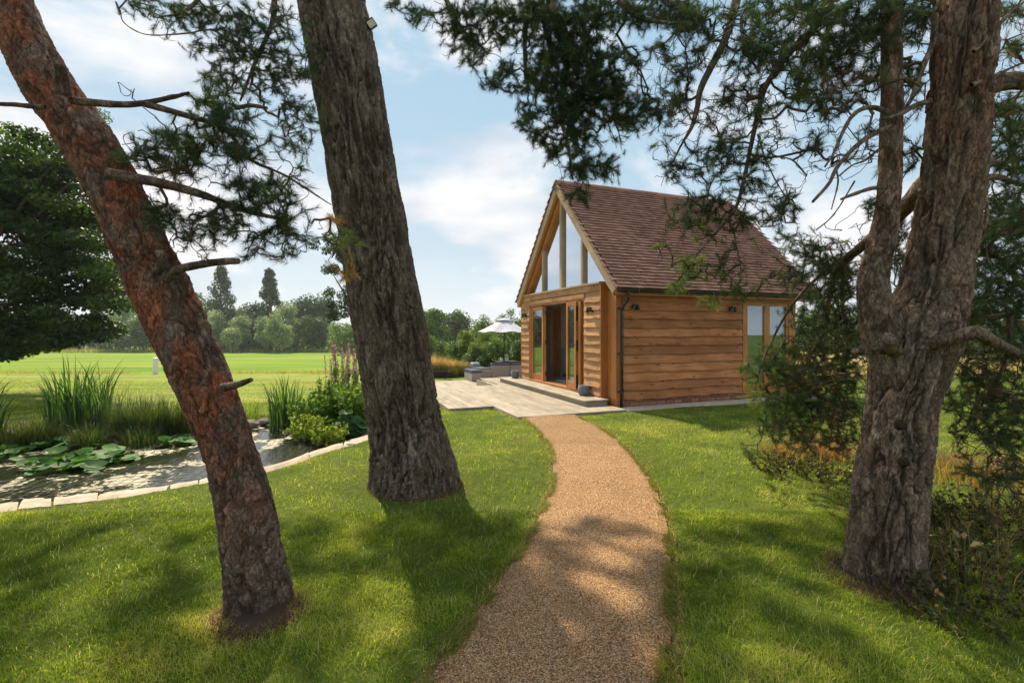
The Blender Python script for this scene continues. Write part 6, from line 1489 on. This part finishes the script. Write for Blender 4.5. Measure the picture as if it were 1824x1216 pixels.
# bank soil
# net over the near water
nt = empty('pond_net', (*gp(300, 850, WATER), WATER)); tag(nt, 'fine dark net stretched over the water along the near stone edging', 'net')
vv = []; ll = []; nn = 0
nb = np.vstack([EI + np.array([0, .05]), [tuple(G(640, 762, WATER)), tuple(G(540, 785, WATER)), tuple(G(430, 800, WATER)), tuple(G(300, 822, WATER)), tuple(G(150, 850, WATER)), tuple(G(0, 858, WATER)), tuple(G(-260, 870, WATER))]])
xs0, xs1, ys0, ys1 = nb[:, 0].min(), nb[:, 0].max(), nb[:, 1].min(), nb[:, 1].max()
segs = []
for ang in (.35, 1.75):
    ca_, sa_ = math.cos(ang), math.sin(ang)
    for off in np.arange(-9, 9, .115):
        t = np.arange(-9, 9, .09); cx_ = (xs0 + xs1) / 2 + ca_ * t - sa_ * off + .012 * np.sin(t * 6 + off * 9); cy_ = (ys0 + ys1) / 2 + sa_ * t + ca_ * off + .012 * np.cos(t * 7 + off * 5)
        ok = inpoly(cx_, cy_, nb); zz_ = WATER + .018 + .03 * fbm2(cx_, cy_, 2.2, 2, 31)
        for k in range(len(t) - 1):
            if ok[k] and ok[k + 1]: segs.append(((cx_[k], cy_[k], zz_[k]), (cx_[k + 1], cy_[k + 1], zz_[k + 1])))
S_ = np.array(segs); a_, b_ = S_[:, 0], S_[:, 1]; d_ = unit(b_ - a_); u_ = np.cross(d_, [0, 0, 1.]); w_ = np.array([0, 0, 1.]); rr_ = .0022
V = np.stack([a_ - u_ * rr_, a_ + u_ * rr_, a_ + w_ * rr_ * 1.6, b_ - u_ * rr_, b_ + u_ * rr_, b_ + w_ * rr_ * 1.6], 1).reshape(-1, 3) - np.array(nt.location)
L = (np.array([0, 1, 4, 3, 1, 2, 5, 4, 2, 0, 3, 5])[None] + (np.arange(len(S_)) * 6)[:, None]).ravel(); tag(objnp('mesh_cords', V, L, 4, M['membrane'], nt), kind='stuff')

# ------------------------------------------------------------------ undergrowth round the right pine
IV = [(.03, .045, .012), (.045, .065, .016), (.10, .10, .03), (.24, .17, .07)]
for px, py, h, rx, n, lb_ in [(1745, 1060, .40, .42, 110, 'dark bramble patch at the lower right behind the forked pine base'), (1700, 960, .38, .34, 80, 'dark bramble growing right of the forked pine trunk'), (1800, 950, .45, .4, 90, 'bramble patch at the right edge of the picture'), (1790, 1120, .30, .34, 70, 'low bramble in the bottom right corner')]:
    x, y = G(px, py); herb('bramble', lb_, 'bramble', x, y + .1, -.02, rx * 1.15, rx * .95, h * .55, int(n * .85), .016, IV, 14, aspect=.6)
for px, py, h, rx, n, lb_ in [(1460, 850, .16, .45, 70, 'low ivy spreading on the lawn left of the forked pine'), (1400, 830, .22, .35, 60, 'low leafy growth under the hanging pine branches')]:
    x, y = G(px, py); herb('ground_ivy', lb_, 'ivy', x, y, -.01, rx * 1.1, rx * .7, h * .8, n, .018, IV[1:], 10, aspect=.7)
DF = [(.30, .14, .05), (.40, .22, .09), (.22, .10, .04)]
x, y = G(1440, 810); clump('dead_fern', 'orange brown dead fronds under the hanging pine branches', 'fern', x, y, 0, .6, .4, 420, .15, .34, .012, DF, (.4, .95), 4)
x, y = G(1770, 850); clump('dead_fern', 'orange brown dead fronds on the ground right of the forked pine', 'fern', x, y, 0, .9, .8, 620, .12, .30, .012, DF, (.4, .95), 4)
x, y = G(1640, 1040); clump('dry_stalks', 'dry brown stalks tangled round the right of the forked pine base', 'grass clump', x, y + .02, 0, .16, .10, 120, .10, .26, .004, DF + [(.4, .32, .16)], (.3, .95), 4)
x, y = G(1665, 1010); herb('bramble', 'few bright bramble leaves climbing the forked pine base', 'bramble', x - .03, y - .03, 0, .10, .08, .30, 12, .03, IV[2:], 7, aspect=.75)
# needle litter and bark flakes round the trunks
n = 9000; ti = rng.integers(0, 3, n); tr = np.array(trunks)[ti]; a = rng.uniform(0, 6.28, n); q = tr[:, 2] * (1.0 + np.abs(rng.normal(0, .28, n))); x = tr[:, 0] + np.cos(a) * q; y = tr[:, 1] + np.sin(a) * q
c = np.array([(.22, .11, .05), (.32, .19, .09), (.14, .08, .045)])[rng.integers(0, 3, n)] * rng.uniform(.7, 1.3, (n, 1))
V, L, C, col = blades(x, y, ground_h(x, y) + rng.uniform(0, .018, n), rng.uniform(.015, .05, n), np.full(n, .003), rng.uniform(0, 6.28, n), np.full(n, .97), .1, c, 1)
tag(objnp('needle_litter', V, L, C, M['grass'], cols=col), 'brown fallen pine needles round the feet of the three pines', 'litter', kind='stuff')
n = 9000; e_ = np.vstack([PL, PR]); k = rng.integers(0, len(e_) - 1, n); p0 = e_[k]; x = p0[:, 0] + rng.normal(0, .05, n); y = p0[:, 1] + rng.normal(0, .06, n)
ok = (distpoly(x, y, path_poly) < .10) & (y > 1.5); x, y = x[ok], y[ok]; n = len(x); c = np.array([(.24, .13, .06), (.36, .23, .12), (.16, .09, .05)])[rng.integers(0, 3, n)] * rng.uniform(.7, 1.3, (n, 1))
V, L, C, col = blades(x, y, np.full(n, .026), rng.uniform(.012, .04, n), np.full(n, .0028), rng.uniform(0, 6.28, n), np.full(n, .95), .1, c, 1)
tag(objnp('path_litter', V, L, C, M['grass'], cols=col), 'dry brown litter gathered along both edges of the gravel path', 'litter', kind='stuff')

# ------------------------------------------------------------------ the thin summer haze over the meadow
hm = bpy.data.materials.new('summer_haze'); hm.use_nodes = True; hn = hm.node_tree; hn.nodes.clear()
pv = hn.nodes.new('ShaderNodeVolumePrincipled'); pv.inputs['Color'].default_value = (.88, .93, 1.0, 1); pv.inputs['Density'].default_value = .0004; pv.inputs['Anisotropy'].default_value = .3
ho = hn.nodes.new('ShaderNodeOutputMaterial'); hn.links.new(pv.outputs[0], ho.inputs['Volume'])
hb = MB().add([(x, y, z) for z in (-14, 42) for y in (-120, 1900) for x in (-1100, 1100)], [(0, 2, 3, 1), (4, 5, 7, 6), (0, 1, 5, 4), (2, 6, 7, 3), (0, 4, 6, 2), (1, 3, 7, 5)]).build('haze', hm); tag(hb, kind='stuff')
# tangled stalks and a few pale shoots rising out of the brambles
for px, py, rx_, n, lb_ in [(1730, 1030, .45, 150, 'thin tangled stalks rising from the brambles behind the forked pine'), (1790, 930, .5, 150, 'thin tangled stalks in the bramble patch at the right edge'), (1420, 820, .5, 130, 'thin tangled stalks under the hanging branches left of the forked pine')]:
    x, y = G(px, py); clump('undergrowth_stalks', lb_, 'stalks', x, y + .05, 0, rx_, .35, n, .14, .42, .0045, [(.20, .11, .06), (.10, .12, .035), (.30, .22, .11)], (.3, .95), 5, tips=[(.25, .16, .08), (.12, .16, .04)])

# trampled bare soil with ragged edges at the foot of each pine
for i_, (tx, ty, tr) in enumerate(trunks):
    n = 40; V = [(tx, ty, .022)]; Fq = []
    for ring, zz in ((.6, .024), (1.0, .012), (1.2, -.012)):
        for k in range(n):
            a = 2 * math.pi * k / n; wob = 1 + .16 * math.sin(3 * a + tx) + .10 * math.sin(7 * a + ty) + .06 * math.sin(13 * a); q = (tr + .05 * wob) * ring
            V.append((tx + math.cos(a) * q, ty + math.sin(a) * q, zz + float(ground_h([tx], [ty])[0]) * .5))
    for k in range(n): Fq.append((0, 1 + k, 1 + (k + 1) % n))
    for r_ in range(2):
        for k in range(n): Fq.append((1 + r_ * n + k, 1 + (r_ + 1) * n + k, 1 + (r_ + 1) * n + (k + 1) % n, 1 + r_ * n + (k + 1) % n))
    tag(MB().add(V, Fq).build('bare_soil', M['soil'], None, True), kind='structure')
# pine debris strewn over the lawn and the path, single needles in pairs, bark flakes
x, y = lawn_points(26000, 1.6, 8.5); n = len(x); c = np.array([(.34, .20, .09), (.46, .32, .15), (.20, .11, .06)])[rng.integers(0, 3, n)] * rng.uniform(.7, 1.3, (n, 1))
keep = fbm2(x, y, 1.1, 3, 51) > .46; x, y, c = x[keep], y[keep], c[keep]; n = len(x)
V, L, C, col = blades(x, y, ground_h(x, y) + rng.uniform(.008, .030, n), rng.uniform(.025, .055, n), np.full(n, .0022) * (1 + y * .15), rng.uniform(0, 6.28, n), np.full(n, .985), .1, c, 1)
tag(objnp('lawn_debris', V, L, C, M['grass'], cols=col), 'dry needles and clippings scattered through the lawn', 'litter', kind='stuff')
yy = rng.uniform(1.7, 8, 2600); xx = rng.uniform(-1.2, 2.2, 2600); ok = inpoly(xx, yy, path_poly); xx, yy = xx[ok], yy[ok]; n = len(xx); c = np.array([(.26, .15, .08), (.16, .09, .05), (.42, .32, .18)])[rng.integers(0, 3, n)]
V, L, C, col = blades(xx, yy, path_top(xx, yy) + .004, rng.uniform(.012, .05, n), np.full(n, .0024), rng.uniform(0, 6.28, n), np.full(n, .99), .1, c, 1)
tag(objnp('path_needles', V, L, C, M['grass'], cols=col), 'few dry pine needles lying on the gravel path', 'litter', kind='stuff')
# turf creeping over the gravel edges
e_ = np.vstack([PL, PR]); n = 26000; k = rng.integers(0, len(PL) - 2, n); sd2 = rng.random(n) < .5; t_ = rng.random(n)[:, None]
A_ = np.where(sd2[:, None], PL[k], PR[np.minimum(k, len(PR) - 2)]); B_ = np.where(sd2[:, None], PL[k + 1], PR[np.minimum(k, len(PR) - 2) + 1]); p_ = A_ * (1 - t_) + B_ * t_
x, y = p_[:, 0] + rng.normal(0, .022, n), p_[:, 1] + rng.normal(0, .022, n); w_ = fbm2(x, y, 5., 2, 61); ok = (y > 1.5) & (w_ > .40); x, y, w_, sd2 = x[ok], y[ok], w_[ok], sd2[ok]; n = len(x)
c = GP[rng.integers(0, 6, n)] * rng.uniform(.5, 1.1, (n, 1)); az = np.where(sd2, 0., math.pi) + rng.normal(0, .8, n)
V, L, C, col = blades(x, y, np.full(n, .012), rng.uniform(.02, .05, n) * (.6 + w_), np.full(n, .0034) * (1 + y * .08), az, rng.uniform(.6, .97, n), 1.1, c, 2)
tag(objnp('path_edge_turf', V, L, C, M['grass'], cols=col), 'ragged turf creeping over both edges of the gravel path', 'grass', kind='stuff')
